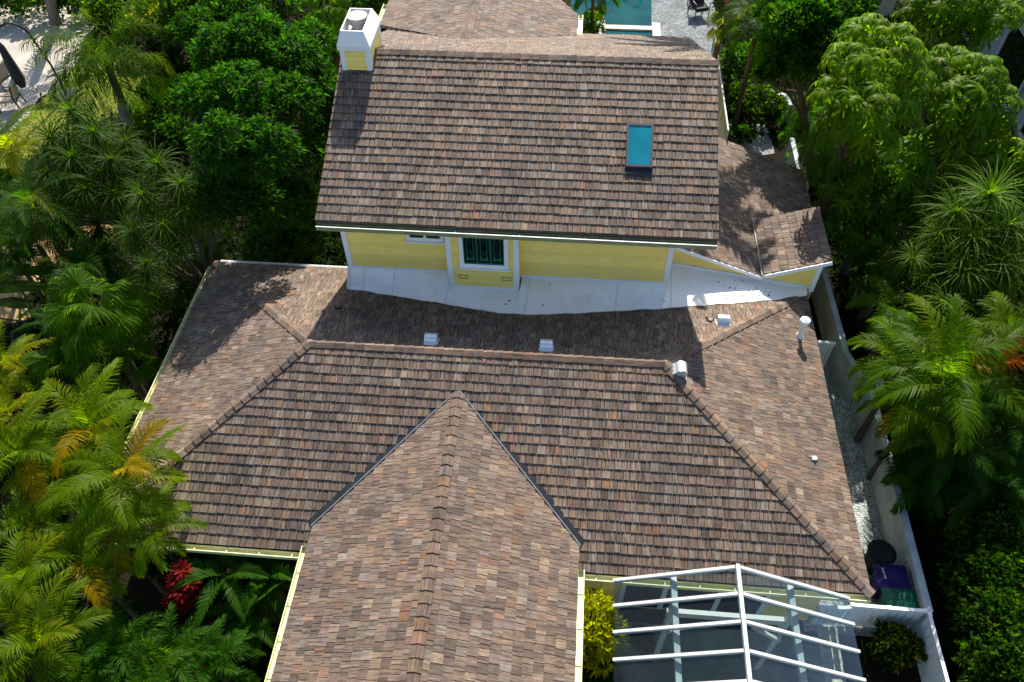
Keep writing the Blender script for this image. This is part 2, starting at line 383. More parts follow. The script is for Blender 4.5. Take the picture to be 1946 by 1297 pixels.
def siding(mb, A, B, z0, z1, out, e=.14):
    """lapped boards on a wall from A to B (x,y) facing out; z1 may be (left, right) for a raked top"""
    A = np.array((*A, 0), float); B = np.array((*B, 0), float); o = np.array((*out, 0), float)
    ztop = z1 if isinstance(z1, tuple) else (z1, z1); zbot = z0 if isinstance(z0, tuple) else (z0, z0)
    z = min(zbot)
    while z < max(ztop):
        zz = z + e
        def span(zq):
            lo, hi = 0.0, 1.0
            if ztop[0] != ztop[1]:
                t = (zq - ztop[0]) / (ztop[1] - ztop[0]); t = min(1, max(0, t))
                if ztop[1] < ztop[0]: hi = min(hi, t) if zq > ztop[1] else hi
                else: lo = max(lo, t) if zq > ztop[0] else lo
            if zbot[0] != zbot[1]:
                t = min(1, max(0, (zq - zbot[0]) / (zbot[1] - zbot[0])))
                if zbot[1] < zbot[0]: lo = max(lo, t) if zq < zbot[0] else lo
                else: hi = min(hi, t) if zq < zbot[1] else hi
            return lo, hi
        zz = min(zz, max(ztop)); l0, h0 = span(z + 1e-4); l1, h1 = span(zz - 1e-4)
        pt = lambda t, zq, k: tuple((A + (B - A) * t + o * k) + np.array((0, 0, zq)))
        if h0 > l0 or h1 > l1:
            k = random.uniform(.94, 1.06)
            mb.face([pt(l0, z, .020), pt(h0, z, .020), pt(h1, zz, .004), pt(l1, zz, .004)], (k, k, k))
            mb.face([pt(l0, z, .0), pt(h0, z, .0), pt(h0, z, .020), pt(l0, z, .020)])
            if zz < max(ztop) - .01: mb.face([pt(l1, zz - .013, .0085), pt(h1, zz - .013, .0085), pt(h1, zz, .0075), pt(l1, zz, .0075)], (.42, .42, .42))  # dark strip along each lap paints in the shadow line between boards
        z = zz if zz >= max(ztop) else z + e

# ------------------------------------------------------------------ the house
X1, Y1, PM = 17.448, 8.881, .430
ZE = 3.0; YR = Y1 / 2; ZR = ZE + PM * YR
c_, s_ = 1 / math.hypot(1, PM), PM / math.hypot(1, PM)
house = thing('yellow_house', 'yellow clapboard house under brown cedar shake roofs, filling the middle of the photo', 'house')
wm = MB()
def boxwalls(x0, x1, y0, y1, z0, z1):
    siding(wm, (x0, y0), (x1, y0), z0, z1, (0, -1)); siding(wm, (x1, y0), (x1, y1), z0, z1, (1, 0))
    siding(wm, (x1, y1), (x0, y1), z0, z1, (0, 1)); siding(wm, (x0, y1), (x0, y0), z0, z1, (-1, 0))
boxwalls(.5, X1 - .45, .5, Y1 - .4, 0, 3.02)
XW, HW, ZW, PWG = 8.181, 2.978, 4.5175, .429
ZWE = ZW - PWG * HW
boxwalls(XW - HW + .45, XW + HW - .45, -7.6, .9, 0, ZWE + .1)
XU0, XU1, YUE, YUR, ZUE, ZUR, PU = 4.399, 14.099, 6.773, 11.243, 6.824, 8.753, .4316
YW = 7.8; YUB = 16.89; ZUB = ZUR - PU * (YUB - YUR)
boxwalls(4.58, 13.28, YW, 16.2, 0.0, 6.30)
house_wall = part(wm, 'wall', YELLOW, house)
# corner boards and base flashing of the upper storey
tm = MB()
tm.box((4.555, YW - .035, 3.6), (4.70, YW + .12, 6.3)); tm.box((13.17, YW - .035, 3.6), (13.31, YW + .12, 6.3))
tm.box((4.70, YW - .032, 4.16), (7.44, YW - .002, 4.30)); tm.box((9.30, YW - .032, 4.12), (13.17, YW - .002, 4.27))
tm.box((4.5, YUE + .09, 6.52), (14.0, YUE + .12, 6.70))
part(tm, 'corner_trim', WHITE, house)
sm = MB(); sm.face([(XU0 + .02, YUE + .1, 6.55), (XU1 - .02, YUE + .1, 6.55), (XU1 - .02, YW + .1, 6.55), (XU0 + .02, YW + .1, 6.55)][::-1])
part(sm, 'soffit', WHITE, house)
# bay with the green window
BY = 7.40; BX0, BX1 = 7.44, 9.30
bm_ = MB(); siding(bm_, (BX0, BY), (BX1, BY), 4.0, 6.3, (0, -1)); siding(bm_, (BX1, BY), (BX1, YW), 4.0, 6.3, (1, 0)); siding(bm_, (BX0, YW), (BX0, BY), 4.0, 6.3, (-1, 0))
bay = part(bm_, 'bay', YELLOW, house)
t2 = MB(); t2.box((BX0 - .02, BY - .035, 4.0), (BX0 + .12, BY + .1, 6.3)); t2.box((BX1 - .12, BY - .035, 4.0), (BX1 + .02, BY + .1, 6.3)); t2.box((BX0 + .12, BY - .03, 3.98), (BX1 - .12, BY - .003, 4.15))
part(t2, 'corner_trim', WHITE, bay)
for x in (7.70, 8.86):
    t3 = MB()
    for q in (((x, BY - .034, 4.42), (x + .24, BY - .022, 4.435)), ((x, BY - .034, 4.545), (x + .24, BY - .022, 4.56)), ((x, BY - .034, 4.435), (x + .015, BY - .022, 4.545)), ((x + .225, BY - .034, 4.435), (x + .24, BY - .022, 4.545))): t3.box(*q)
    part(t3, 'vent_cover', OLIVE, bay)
def window(x0, x1, z0, z1, y, fr=.11, ornate=True):
    w = MB(); yo = y - .05
    w.box((x0 - fr, yo, z0), (x0, y, z1)); w.box((x1, yo, z0), (x1 + fr, y, z1)); w.box((x0 - fr, yo, z1), (x1 + fr, y, z1 + fr)); w.box((x0 - fr, yo, z0 - fr), (x1 + fr, y, z0))
    if not ornate: w.box(((x0 + x1) / 2 - .035, yo - .002, z0), ((x0 + x1) / 2 + .035, y, z1))
    wo = part(w, 'window', WHITE, house)
    p = MB(); p.box((x0, y - .02, z0), (x1, y - .004, z1)); part(p, 'pane', DARKGLASS, wo)
    sl = MB(); sl.box((x0 - fr - .04, y - .11, z0 - fr - .045), (x1 + fr + .04, y - .001, z0 - fr)); part(sl, 'sill', WHITE, wo)
    if ornate:
        g = MB(); n = 3; W = (x1 - x0) / n
        g.box((x0, y - .045, z0), (x1, y - .021, z0 + .05))
        for i in range(n):
            a = x0 + i * W
            for xx in (a + .002, a + W - .027): g.box((xx, y - .045, z0 + .05), (xx + .025, y - .021, z1))
            for xx in (a + W * .24, a + W * .72): g.box((xx, y - .038, z0 + .2), (xx + .018, y - .021, z1))
            zb = z0 + .11
            for k in range(8):
                x_ = a + W * (.2 + .6 * k / 8); h = .05 + .10 * abs(k - 3.5) / 3.5
                g.box((x_, y - .036, zb + .03 * (1 - abs(k - 3.5) / 3.5)), (x_ + W * .6 / 8 - .001, y - .021, zb + h + .02))
            cx = a + W / 2; cz = z0 + .38
            g.tube([(cx + .055 * math.cos(t), y - .03, cz + .06 * math.sin(t)) for t in np.linspace(0, 6.28, 14)], .006, 5)
            g.tube([(cx + .04 * math.cos(t), y - .03, cz + .45 + .12 * math.sin(t)) for t in np.linspace(0, 6.28, 14)], .005, 5)
        part(g, 'leading', GREENBAR, wo)
window(7.88, 8.94, 5.02, 6.2, BY - .02)
window(6.42, 7.22, 5.48, 5.80, YW - .02, .09, False)

def offs(N, h): return np.array(N) * h
# main hip roof
bd = MB()
P = [(0, 0, ZE), (X1, 0, ZE), (X1, Y1, ZE), (0, Y1, ZE), (YR, YR, ZR), (X1 - YR, YR, ZR)]
dz = lambda p, k=-.012: (p[0], p[1], p[2] + k)
for f in ((0, 1, 5, 4), (1, 2, 5), (2, 3, 4, 5), (3, 0, 4)): bd.face([dz(P[i]) for i in f])
bd.face([dz(P[i], -.16) for i in (3, 2, 1, 0)])
for i in range(4): j = (i + 1) % 4; bd.face([dz(P[i], -.16), dz(P[j], -.16), dz(P[j]), dz(P[i])])
mroof = part(bd, 'main_roof', WOODDECK, house)
SL = YR / c_
EV = -.03
slope(mroof, (0, 0, ZE), (1, 0, 0), (0, c_, s_), [(0, EV), (X1, EV), (X1 - YR, SL), (YR, SL)])
slope(mroof, (X1, 0, ZE), (0, 1, 0), (-c_, 0, s_), [(0, EV), (Y1, EV), (YR, SL)])
slope(mroof, (X1, Y1, ZE), (-1, 0, 0), (0, -c_, s_), [(0, EV), (X1, EV), (X1 - YR, SL), (YR, SL)])
slope(mroof, (0, Y1, ZE), (0, -1, 0), (c_, 0, s_), [(0, EV), (Y1, EV), (YR, SL)])
NF, NB, NR, NL = (0, -s_, c_), (0, s_, c_), (s_, 0, c_), (-s_, 0, c_)
RL, RR = (YR, YR, ZR), (X1 - YR, YR, ZR)
caps(mroof, RR, RL, NF, NB)
caps(mroof, (-.05, -.05, ZE - .02), RL, NF, NL); caps(mroof, (X1 + .05, -.05, ZE - .02), RR, NF, NR)
caps(mroof, (0, Y1, ZE), RL, NB, NL); caps(mroof, (X1, Y1, ZE), RR, NB, NR)
gutter(mroof, (-.02, -.05, ZE), (XW - HW - .12, -.05, ZE), (0, -1, 0)); gutter(mroof, (XW + HW + .14, -.05, ZE), (X1 + .02, -.05, ZE), (0, -1, 0))
gutter(mroof, (-.05, 0.1, ZE), (-.05, Y1 - .1, ZE), (-1, 0, 0)); gutter(mroof, (.1, Y1 + .05, ZE), (4.5, Y1 + .05, ZE), (0, 1, 0), WHITE)
# roof vents
def hood_vent(pos, ax, N, s=1.0):
    """sheet-metal hood: flange lying on the shakes, half-round cowl open down the slope"""
    pos = np.array(pos, float); V = np.array(ax, float); N = np.array(N, float); U = np.cross(V, N); m = MB(); n = 9
    q = lambda u, v, h: pos + U * u * s + V * v * s + N * h * s
    prof = [(-.20, .02)] + [(-.02 + -.13 * math.cos(t) * 1.0, .10 + .13 * math.sin(t)) for t in np.linspace(0, math.pi, n)] + [(.11, .02)]
    for k in range(len(prof) - 1): m.face([q(-.14, *prof[k]), q(.14, *prof[k]), q(.14, *prof[k + 1]), q(-.14, *prof[k + 1])])
    for u in (-.14, .14): m.face([q(u, *p) for p in prof])
    o = part(m, 'roof_vent', STEEL, mroof)
    fl = MB(); fl.face([q(-.17, -.18, .026), q(.17, -.18, .026), q(.17, .16, .025), q(-.17, .16, .025)]); part(fl, 'flange', CAPM, o)
rear = lambda u, v: plane_at(u, v, (0, PM, 1), ZE + PM * Y1)
rhip = lambda u, v: plane_at(u, v, (PM, 0, 1), ZE + PM * X1)
for p in ((820, 651), (1038, 663), (1373, 615)): hood_vent(rear(*p), (0, c_, -s_), NB, 1.08)
hood_vent(rhip(1291, 708), (c_, 0, -s_), NR, 1.1)
pv = MB(); b0 = rhip(1518, 640); pv.tube([b0, b0 + (0, 0, .62)], .055, 12); pv.tube([b0 + (0, 0, .56), b0 + (0, 0, .60), b0 + (0, 0, .68), b0 + (0, 0, .73)], [.11, .14, .13, .05], 14); pv.tube([b0 - (0, 0, .02), b0 + (0, 0, .14)], [.13, .06], 12)
part(pv, 'vent_pipe', WHITE, mroof, True)
for p, pl in (((1349, 611), rear), ((1546, 874), rhip), ((644, 587), rear)):
    b0 = pl(*p); q = MB(); q.box(b0 + (-.05, -.05, -.02), b0 + (.05, .05, .09)); q.tube([b0 + (-.06, 0, .05), b0 + (-.11, .03, .10)], .02, 6); q.bar(b0 + (.04, 0, .06), b0 + (.1, .04, .03), .03, .02)
    part(q, 'roof_bracket', STEEL if p[0] > 1400 else BLACKMETAL, mroof)
# white membrane roof behind the ridge
YT = 9.02
_bl, _br = aty(1283, 500, YT), aty(1545, 548, YT); ZBL, ZBR = float(_bl[2]), float(_br[2])
mb = MB()
def edge(u, v): return rear(u, v) + (0, 0, .045)
E = [edge(*p) for p in [(662, 551), (700, 556), (760, 566), (850, 580), (905, 590), (962, 598), (1010, 600), (1100, 597), (1190, 592), (1268, 588), (1312, 584), (1400, 578), (1480, 571), (1500, 567)]] + [aty(1534, 560, 8.62)]
def base(x):
    if x < BX0 - .05: return (YW, 4.23)
    if x < BX1 + .06: return (BY, 4.08)
    if x < 13.30: return (YW, 4.2)
    t = (x - 13.3) / 4.2; return (YT + .01, ZBL + (ZBR - ZBL) * t)
cols = []; ex = [e[0] for e in E]
xs = sorted(set(list(np.linspace(4.56, 17.46, 60)) + [BX0 - .06, BX0 - .04, BX1 + .05, BX1 + .07, 13.29, 13.31]))
for x in xs:
    t = (x - 4.56) / (17.46 - 4.56); xe = ex[0] + t * (ex[-1] - ex[0])
    ye, ze = np.interp(xe, ex, [e[1] for e in E]), np.interp(xe, ex, [e[2] for e in E]); yb, zb = base(x)
    jig = .012 * math.sin(x * 9) + .010 * math.sin(x * 23)
    col = []
    for k in range(7):
        r = k / 6; s2 = r * r * (3 - 2 * r) if x < 13.3 else r ** 1.7; col.append((xe + (x - xe) * r, (ye + jig) * (1 - r) + yb * r, ze * (1 - s2) + zb * s2))
    cols.append(col)
for i in range(len(cols) - 1):
    for k in range(6): mb.face([cols[i][k], cols[i + 1][k], cols[i + 1][k + 1], cols[i][k + 1]])
    a, b = cols[i][0], cols[i + 1][0]; mb.face([(a[0], a[1], a[2] - .05), (b[0], b[1], b[2] - .05), b, a])
mo = part(mb, 'membrane_roof', MEMB, house, True)
for i in (6, 15, 27, 38, 47):
    se = MB()
    for k in range(6):
        a, b = cols[i][k], cols[i][k + 1]; se.bar((a[0], a[1], a[2] + .004), (b[0], b[1], b[2] + .004), .035, .006)
    part(se, 'membrane_seam', SEAM, mo)
for i, w_, h_ in ((0, .06, .05), (2, .03, .02)):
    se = MB()
    for k in range(6): se.bar(cols[i][k], cols[i][k + 1], w_, h_)
    part(se, 'membrane_seam', WHITE, mo)
le = MB()
for n_ in range(46):
    i = random.choice([q for q in range(len(cols) - 1) if (14.7 < cols[q][3][0] < 16.3 if n_ < 30 else 5 < cols[q][3][0] < 14)]); k = random.randint(1, 4); t = random.random()
    p = np.array(cols[i][k]) * (1 - t) + np.array(cols[i][k + 1]) * t + (random.uniform(0, .2), 0, .012); dx = random.uniform(.012, .034)
    le.face([p + (-dx, 0, 0), p + (0, -dx, .004), p + (dx * 1.3, 0, .01), p + (0, dx, .004)])
tag(le.build('leaf_litter', plain('dry_leaves', (.05, .035, .02), .9, .3, 8)), 'dry leaf litter on the white membrane roof', None, None, 'stuff')
# front gable wing roof
dw = 1 / math.hypot(1, PWG); sw = PWG * dw; WL = 12.0
yv = lambda z: (z - ZE) / PM
yA, yB = yv(ZW), yv(ZWE)
wb = MB(); k = -.012
for sx in (-1, 1):
    xe = XW + sx * HW
    wb.face([(xe, -WL, ZWE + k), (xe, yB, ZWE + k), (XW, yA, ZW + k), (XW, -WL, ZW + k)])
    wb.face([(xe, -WL, ZWE - .15), (xe, .4, ZWE - .15), (xe, .4, ZWE + k), (xe, -WL, ZWE + k)])
wb.face([(XW - HW, -WL, ZWE - .15), (XW + HW, -WL, ZWE - .15), (XW + HW, .6, ZWE - .15), (XW - HW, .6, ZWE - .15)][::-1])
wroof = part(wb, 'wing_roof', WOODDECK, house)
WSL = HW / dw
slope(wroof, (XW + HW, -WL, ZWE), (0, 1, 0), (-dw, 0, sw), [(0, EV), (WL + yB, EV), (WL + yA, WSL), (0, WSL)])
slope(wroof, (XW - HW, yA, ZWE), (0, -1, 0), (dw, 0, sw), [(yA - yB, EV), (yA + WL, EV), (yA + WL, WSL), (0, WSL)])
caps(wroof, (XW, -WL, ZW), (XW, yA - .02, ZW), (sw, 0, dw), (-sw, 0, dw), .15, .26)
gutter(wroof, (XW - HW - .04, -WL, ZWE), (XW - HW - .04, yB - .55, ZWE), (-1, 0, 0)); gutter(wroof, (XW + HW + .04, -WL, ZWE), (XW + HW + .04, yB - .62, ZWE), (1, 0, 0))
for sx in (-1, 1):
    v = MB(); A = np.array((XW, yA + .10, ZW + .06)); B = np.array((XW + sx * (HW + .08), yB - .06, ZWE + .03))
    o2 = np.array((sx * .07, .09, .02)); o3 = np.array((sx * .02, .03, .03))
    v.face([A, B, B + o2, A + o2]); v.face([A, B, B - (0, 0, .06), A - (0, 0, .06)]); v.face([A + o2, B + o2, B + o2 - (0, 0, .07), A + o2 - (0, 0, .07)])
    v.face([B, B + o2, B + o2 - (0, 0, .07), B - (0, 0, .06)])
    part(v, 'valley_flashing', DARKMETAL, wroof)
    v = MB(); v.bar(A + np.array((sx * -.012, -.03, -.012)), B + np.array((sx * -.012, -.03, -.012)), .035, .02); part(v, 'valley_edge', plain('weathered_flashing', (.16, .165, .17), .6, .2, 6), wroof)
# upper roof
cu = 1 / math.hypot(1, PU); su = PU * cu
ub = MB()
for f in ([(XU0, YUE, ZUE), (XU1, YUE, ZUE), (XU1, YUR, ZUR), (XU0, YUR, ZUR)], [(XU1, YUB, ZUB), (XU0, YUB, ZUB), (XU0, YUR, ZUR), (XU1, YUR, ZUR)]):
    ub.face([dz(p) for p in f]); ub.face([dz(p, -.2) for p in f][::-1])
for x in (XU0, XU1):
    for (ya, za, yb, zb) in ((YUE, ZUE, YUR, ZUR), (YUR, ZUR, YUB, ZUB)): ub.face([(x, ya, za - .2), (x, yb, zb - .2), (x, yb, zb - .012), (x, ya, za - .012)])
ub.face([(XU0, YUE, ZUE - .2), (XU1, YUE, ZUE - .2), (XU1, YUE, ZUE - .012), (XU0, YUE, ZUE - .012)])
uroof = part(ub, 'upper_roof', WOODDECK, house)
LU = XU1 - XU0; SU = (YUR - YUE) / cu; SB = (YUB - YUR) / cu
slope(uroof, (XU0, YUE, ZUE), (1, 0, 0), (0, cu, su), [(0, EV), (LU, EV), (LU, SU), (0, SU)], e=SU / 21)
slope(uroof, (XU1, YUB, ZUB), (-1, 0, 0), (0, -cu, su), [(0, EV), (LU, EV), (LU, SB), (0, SB)])
caps(uroof, (XU1 + .02, YUR, ZUR), (XU0 - .02, YUR, ZUR), (0, -su, cu), (0, su, cu), .15, .24)
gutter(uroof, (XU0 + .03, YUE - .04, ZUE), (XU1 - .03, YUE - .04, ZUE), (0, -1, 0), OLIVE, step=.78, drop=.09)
gm2 = MB(); gm2.tube([(4.62, YUE - .02, 6.66), (4.62, YUE + .10, 6.50), (4.62, YUE + .28, 6.42)], .055, 8); part(gm2, 'downpipe', WHITE, uroof)
# gable end walls under the upper roof
for x in (4.58, 13.28):
    ge = MB(); ge.face([(x, YW, 6.3), (x, 16.2, 6.3), (x, 15.9, ZUR - PU * (15.9 - YUR) - .2), (x, YUR, ZUR - .2), (x, YW, ZUE + PU * (YW - YUE) - .2)])
    part(ge, 'gable_wall', YELLOW, house)
# skylight
up_ = lambda x, y, h: np.array((x, y, ZUE + PU * (y - YUE))) + np.array((0, -su, cu)) * h
sx0, sx1, sy0, sy1 = 11.885, 12.475, 8.40, 9.44
sk = MB()
def rim(x0, x1, y0, y1, h0, h1, t):
    for (a, b, c, d) in ((x0, x1, y0, y0 + t), (x0, x1, y1 - t, y1), (x0, x0 + t, y0 + t, y1 - t), (x1 - t, x1, y0 + t, y1 - t)):
        pb = [up_(a, c, h0), up_(b, c, h0), up_(b, d, h0), up_(a, d, h0)]; pt = [up_(a, c, h1), up_(b, c, h1), up_(b, d, h1), up_(a, d, h1)]
        sk.face(pt)
        for i in range(4): j = (i + 1) % 4; sk.face([pb[i], pb[j], pt[j], pt[i]])
rim(sx0 - .03, sx1 + .03, sy0 - .03, sy1 + .03, 0, .13, .055)
sky_o = part(sk, 'skylight', plain('bronze_frame', (.07, .07, .075), .4, .2, 6), uroof)
sg = MB(); sg.face([up_(sx0 + .02, sy0 + .02, .11), up_(sx1 - .02, sy0 + .02, .11), up_(sx1 - .02, sy1 - .02, .11), up_(sx0 + .02, sy1 - .02, .11)]); part(sg, 'glazing', SKYGLASS, sky_o)
sf = MB(); sf.face([up_(sx0 - .05, sy0 - .22, .032), up_(sx1 + .05, sy0 - .22, .032), up_(sx1 + .05, sy0 - .03, .034), up_(sx0 - .05, sy0 - .03, .034)]); part(sf, 'apron', DARKMETAL, sky_o)
# chimney
CX0, CX1, CY0, CY1 = 4.54, 5.27, 10.68, 11.98
ch = MB(); zc0, zc1 = 8.0, 9.14
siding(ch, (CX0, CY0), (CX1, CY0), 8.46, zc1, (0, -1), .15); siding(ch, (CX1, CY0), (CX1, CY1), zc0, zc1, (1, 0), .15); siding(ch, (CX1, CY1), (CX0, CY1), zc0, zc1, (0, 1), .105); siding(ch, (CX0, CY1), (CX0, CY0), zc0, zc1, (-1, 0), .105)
chim = part(ch, 'chimney', YELLOW, house)
ct = MB()
for x in (CX0 - .028, CX1 - .105):
    ct.box((x, CY0 - .028, 8.3), (x + .13, CY0 + .10, zc1)); ct.box((x, CY1 - .10, 7.9), (x + .13, CY1 + .028, zc1))
ct.box((CX0 - .06, CY0 - .06, zc1 - .06), (CX1 + .06, CY1 + .06, zc1 + .05))
part(ct, 'corner_trim', WHITE, chim)
cc = MB(); b4 = [(CX0 - .065, CY0 - .065), (CX1 + .065, CY0 - .065), (CX1 + .065, CY1 + .065), (CX0 - .065, CY1 + .065)]; t4 = [(CX0 + .06, CY0 + .06), (CX1 - .08, CY0 + .06), (CX1 - .08, CY1 - .08), (CX0 + .06, CY1 - .08)]
zt = 9.55
for i in range(4):
    j = (i + 1) % 4; A0 = (*b4[i], zc1 + .052); B0 = (*b4[j], zc1 + .052); A1 = (*t4[i], zt); B1 = (*t4[j], zt)
    mid = tuple((np.array(A0) + B0 + A1 + B1) / 4 + np.array((0, 0, -.012)))
    for f in ((A0, B0), (B0, B1), (B1, A1), (A1, A0)): cc.face([f[0], f[1], mid])
    c4 = [(p[0] + (.03 if p[0] < 4.9 else -.03), p[1] + (.03 if p[1] < 11.3 else -.03)) for p in t4]
    cc.face([A1, B1, (*c4[j], zt), (*c4[i], zt)]); cc.face([(*c4[i], zt), (*c4[j], zt), (*c4[j], zt - .32), (*c4[i], zt - .32)])
part(cc, 'chimney_cap', WHITE, chim)
ci = MB(); ci.face([(*p, zt - .31) for p in c4]); part(ci, 'cap_floor', BLACKMETAL, chim)
fl = MB(); fx, fy = 4.90, 11.42
fl.tube([(fx, fy, zt - .31), (fx, fy, zt - .08)], .21, 20); fl.tube([(fx, fy, zt - .06), (fx, fy, zt + .06)], .265, 24)
for k in range(6): a = k * math.pi / 3; fl.bar((fx + .235 * math.cos(a), fy + .235 * math.sin(a), zt - .1), (fx + .235 * math.cos(a), fy + .235 * math.sin(a), zt - .02), .02, .02)
part(fl, 'flue_pipe', plain('weathered_cap', (.42, .40, .37), .7, .2, 9), chim)
fp = MB(); fp.tube([(4.80, 10.92, zt - .3), (4.80, 10.92, zt - .02)], .03, 8); fp.tube([(4.80, 10.92, zt - .02), (4.84, 10.92, zt + .02)], .045, 8); part(fp, 'vent_pipe', WHITE, chim)
cf = MB(); cf.bar((CX0 - .05, CY0 - .04, 8.475), (CX1 + .05, CY0 - .04, 8.475), .10, .06); cf.bar((CX1 + .04, CY0 - .05, 8.50), (CX1 + .04, YUR, ZUR + .03), .07, .05); cf.bar((CX1 + .04, YUR, ZUR + .03), (CX1 + .04, CY1, ZUR - PU * (CY1 - YUR) + .03), .07, .05); part(cf, 'flashing', DARKMETAL, chim)
# side roof that falls to the right, with the small counter-pitched roof
_a, _b = aty(1280, 466, YT - .12), aty(1470, 533, YT - .12); MS = float((_a[2] - _b[2]) / (_b[0] - _a[0])); XS0, ZS0 = float(_a[0]), float(_a[2]); cs = 1 / math.hypot(1, MS); ss = MS * cs
XSE = 18.32; zs = lambda x: ZS0 - MS * (x - XS0)
XV = float(aty(1450, 523, YT - .14)[0])
sb = MB(); sb.face([(13.2, YT - .12, zs(13.2) - .012), (XV, YT - .12, zs(XV) - .012), (XV, 15, zs(XV) - .012), (13.2, 15, zs(13.2) - .012)]); sb.face([(XV, 10.6, zs(XV) - .012), (XSE, 10.8, zs(XSE) - .012), (XSE, 15, zs(XSE) - .012), (XV, 15, zs(XV) - .012)])
sb.face([(13.2, 15, zs(13.2) - .012), (XSE, 15, zs(XSE) - .012), (XSE, 15, zs(XSE) - .2), (13.2, 15, zs(13.2) - .2)]); sb.face([(XSE, 10.8, zs(XSE) - .012), (XSE, 15, zs(XSE) - .012), (XSE, 15, zs(XSE) - .2), (XSE, 10.8, zs(XSE) - .2)])
sroof = part(sb, 'side_roof', WOODDECK, house)
LS = (XSE - 13.25) / cs; lv = (XSE - XV) / cs
slope(sroof, (XSE, 10.8, zs(XSE)), (0, 1, 0), (-cs, 0, ss), [(0, EV), (4.2, EV), (4.2, lv), (0, lv)])
slope(sroof, (XV, YT - .14, zs(XV)), (0, 1, 0), (-cs, 0, ss), [(0, 0), (15 - YT + .14, 0), (15 - YT + .14, (XV - 13.25) / cs), (0, (XV - 13.25) / cs)])
_c, _d = aty(1451, 524, YT - .19), aty(1583, 497, YT - .19); XC0, ZC0, XC1, ZC1 = float(_c[0]), float(_c[2]) + .03, float(_d[0]), float(_d[2]); MC = (ZC1 - ZC0) / (XC1 - XC0); cc_ = 1 / math.hypot(1, MC); sc_ = MC * cc_
cr = MB(); pts = [(XC0, YT - .19, ZC0), (XC1, YT - .19, ZC1), (XC1, YT + 2.12, ZC1), (XC0, YT + 2.12, ZC0)]
cr.face([dz(p) for p in pts]); cr.face([dz(p, -.14) for p in pts][::-1])
for i in range(4): j = (i + 1) % 4; cr.face([dz(pts[i], -.14), dz(pts[j], -.14), dz(pts[j]), dz(pts[i])])
croof = part(cr, 'dormer_roof', WHITE, house)
LC = (XC1 - XC0) / cc_
slope(croof, (XC0, YT + 2.1, ZC0), (0, -1, 0), (cc_, 0, sc_), [(0, 0), (2.27, 0), (2.27, LC), (0, LC)])
vf = MB(); vf.bar((XV + .02, YT - .17, zs(XV) + .05), (XV + .02, YT + 2.3, zs(XV) + .05), .11, .05); vf.bar((XV - .04, YT - .17, zs(XV) + .09), (XV - .04, YT + 2.1, zs(XV) + .09), .03, .05); part(vf, 'valley_trim', plain('weathered_white_trim', (.36, .35, .33), .7, .25, 8), croof)
sw_ = MB()
xw1 = float(_br[0]); zmid = ZBL + (ZBR - ZBL) * (XV - 13.3) / (xw1 - 13.3)
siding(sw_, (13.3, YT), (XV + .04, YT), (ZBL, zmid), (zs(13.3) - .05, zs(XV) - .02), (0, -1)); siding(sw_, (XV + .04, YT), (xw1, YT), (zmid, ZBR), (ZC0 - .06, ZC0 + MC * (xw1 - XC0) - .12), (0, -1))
ztr = ZC0 + MC * (xw1 - XC0) - .14
sw_.face([(xw1, YT, 0), (xw1, 10.9, 0), (xw1, 10.9, ztr), (xw1, YT, ztr)]); sw_.face([(13.3, YT + .02, 3.0), (xw1, YT + .02, 0), (xw1, YT + .02, ZBR + .1), (13.3, YT + .02, ZBL)])
sw_.face([(xw1, 10.9, 0), (XSE - .3, 10.9, 0), (XSE - .3, 10.9, zs(XSE - .3) - .1), (xw1, 10.9, zs(xw1) - .1)]); sw_.face([(XSE - .3, 10.9, 0), (XSE - .3, 14.8, 0), (XSE - .3, 14.8, zs(XSE) - .1), (XSE - .3, 10.9, zs(XSE) - .1)]); sw_.face([(13.2, 14.8, 0), (XSE - .3, 14.8, 0), (XSE - .3, 14.8, zs(XSE - .3) - .2), (13.2, 14.8, zs(13.2) - .2)])
swo = part(sw_, 'side_wall', YELLOW, house)
for A_, B_, w_, h_, u_ in (((xw1 - .05, YT - .02, ZBR - .1), (xw1 - .05, YT - .02, ztr + .02), .13, .09, (0, 1, 0)), ((13.42, YT - .16, zs(13.42) - .05), (XV, YT - .16, zs(XV) - .05), .035, .10, (0, 0, 1)), ((XC0 + .05, YT - .21, ZC0 - .05), (XC1, YT - .21, ZC1 - .06), .03, .12, (0, 0, 1)), ((13.4, YT - .03, ZBL + .02), (xw1, YT - .03, ZBR + .02), .04, .10, (0, 0, 1)), ((XSE + .03, 10.8, zs(XSE) - .08), (XSE + .03, 15, zs(XSE) - .08), .04, .14, (0, 0, 1))):
    st = MB(); st.bar(A_, B_, w_, h_, u_); part(st, 'wall_trim', WHITE, swo)

# back wing roof
XB = 7.217; ZB = 7.474; MBK = .283; cb = 1 / math.hypot(1, MBK); sbk = MBK * cb; XBL, XBR = 4.06, 10.46; YB0, YBF = 14.0, 26.0
def yend(x): return YB0 + .15 + (abs(x - XB)) * .72
bb = MB()
zb_ = lambda x: ZB - MBK * abs(x - XB)
YF = 18.15
bb.face([(XBL, YUB - .4, zb_(XBL) - .012), (XB, YB0 + .1, ZB - .012), (XB, YF + 3, ZB - .012), (XBL, YF, zb_(XBL) - .012)])
bb.face([(XBR, YUB - .4, zb_(XBR) - .012), (XB, YB0 + .1, ZB - .012), (XB, YF + 3, ZB - .012), (XBR, YF - .4, zb_(XBR) - .012)])
bb.face([(XBL, 16.2, 6.1), (XBR, 16.2, 6.1), (XBR, YF - .4, 6.1), (XB, YF + 3, 6.1), (XBL, YF, 6.1)])
broof = part(bb, 'back_roof', WOODDECK, house)
hb = (XBR - XB) / cb; hbl = (XB - XBL) / cb
slope(broof, (XBR, 16.4, zb_(XBR)), (0, 1, 0), (-cb, 0, sbk), [(0, 0), (1.32, 0), (4.7, hb), (-2.25, hb)], e=.22, t=.03)
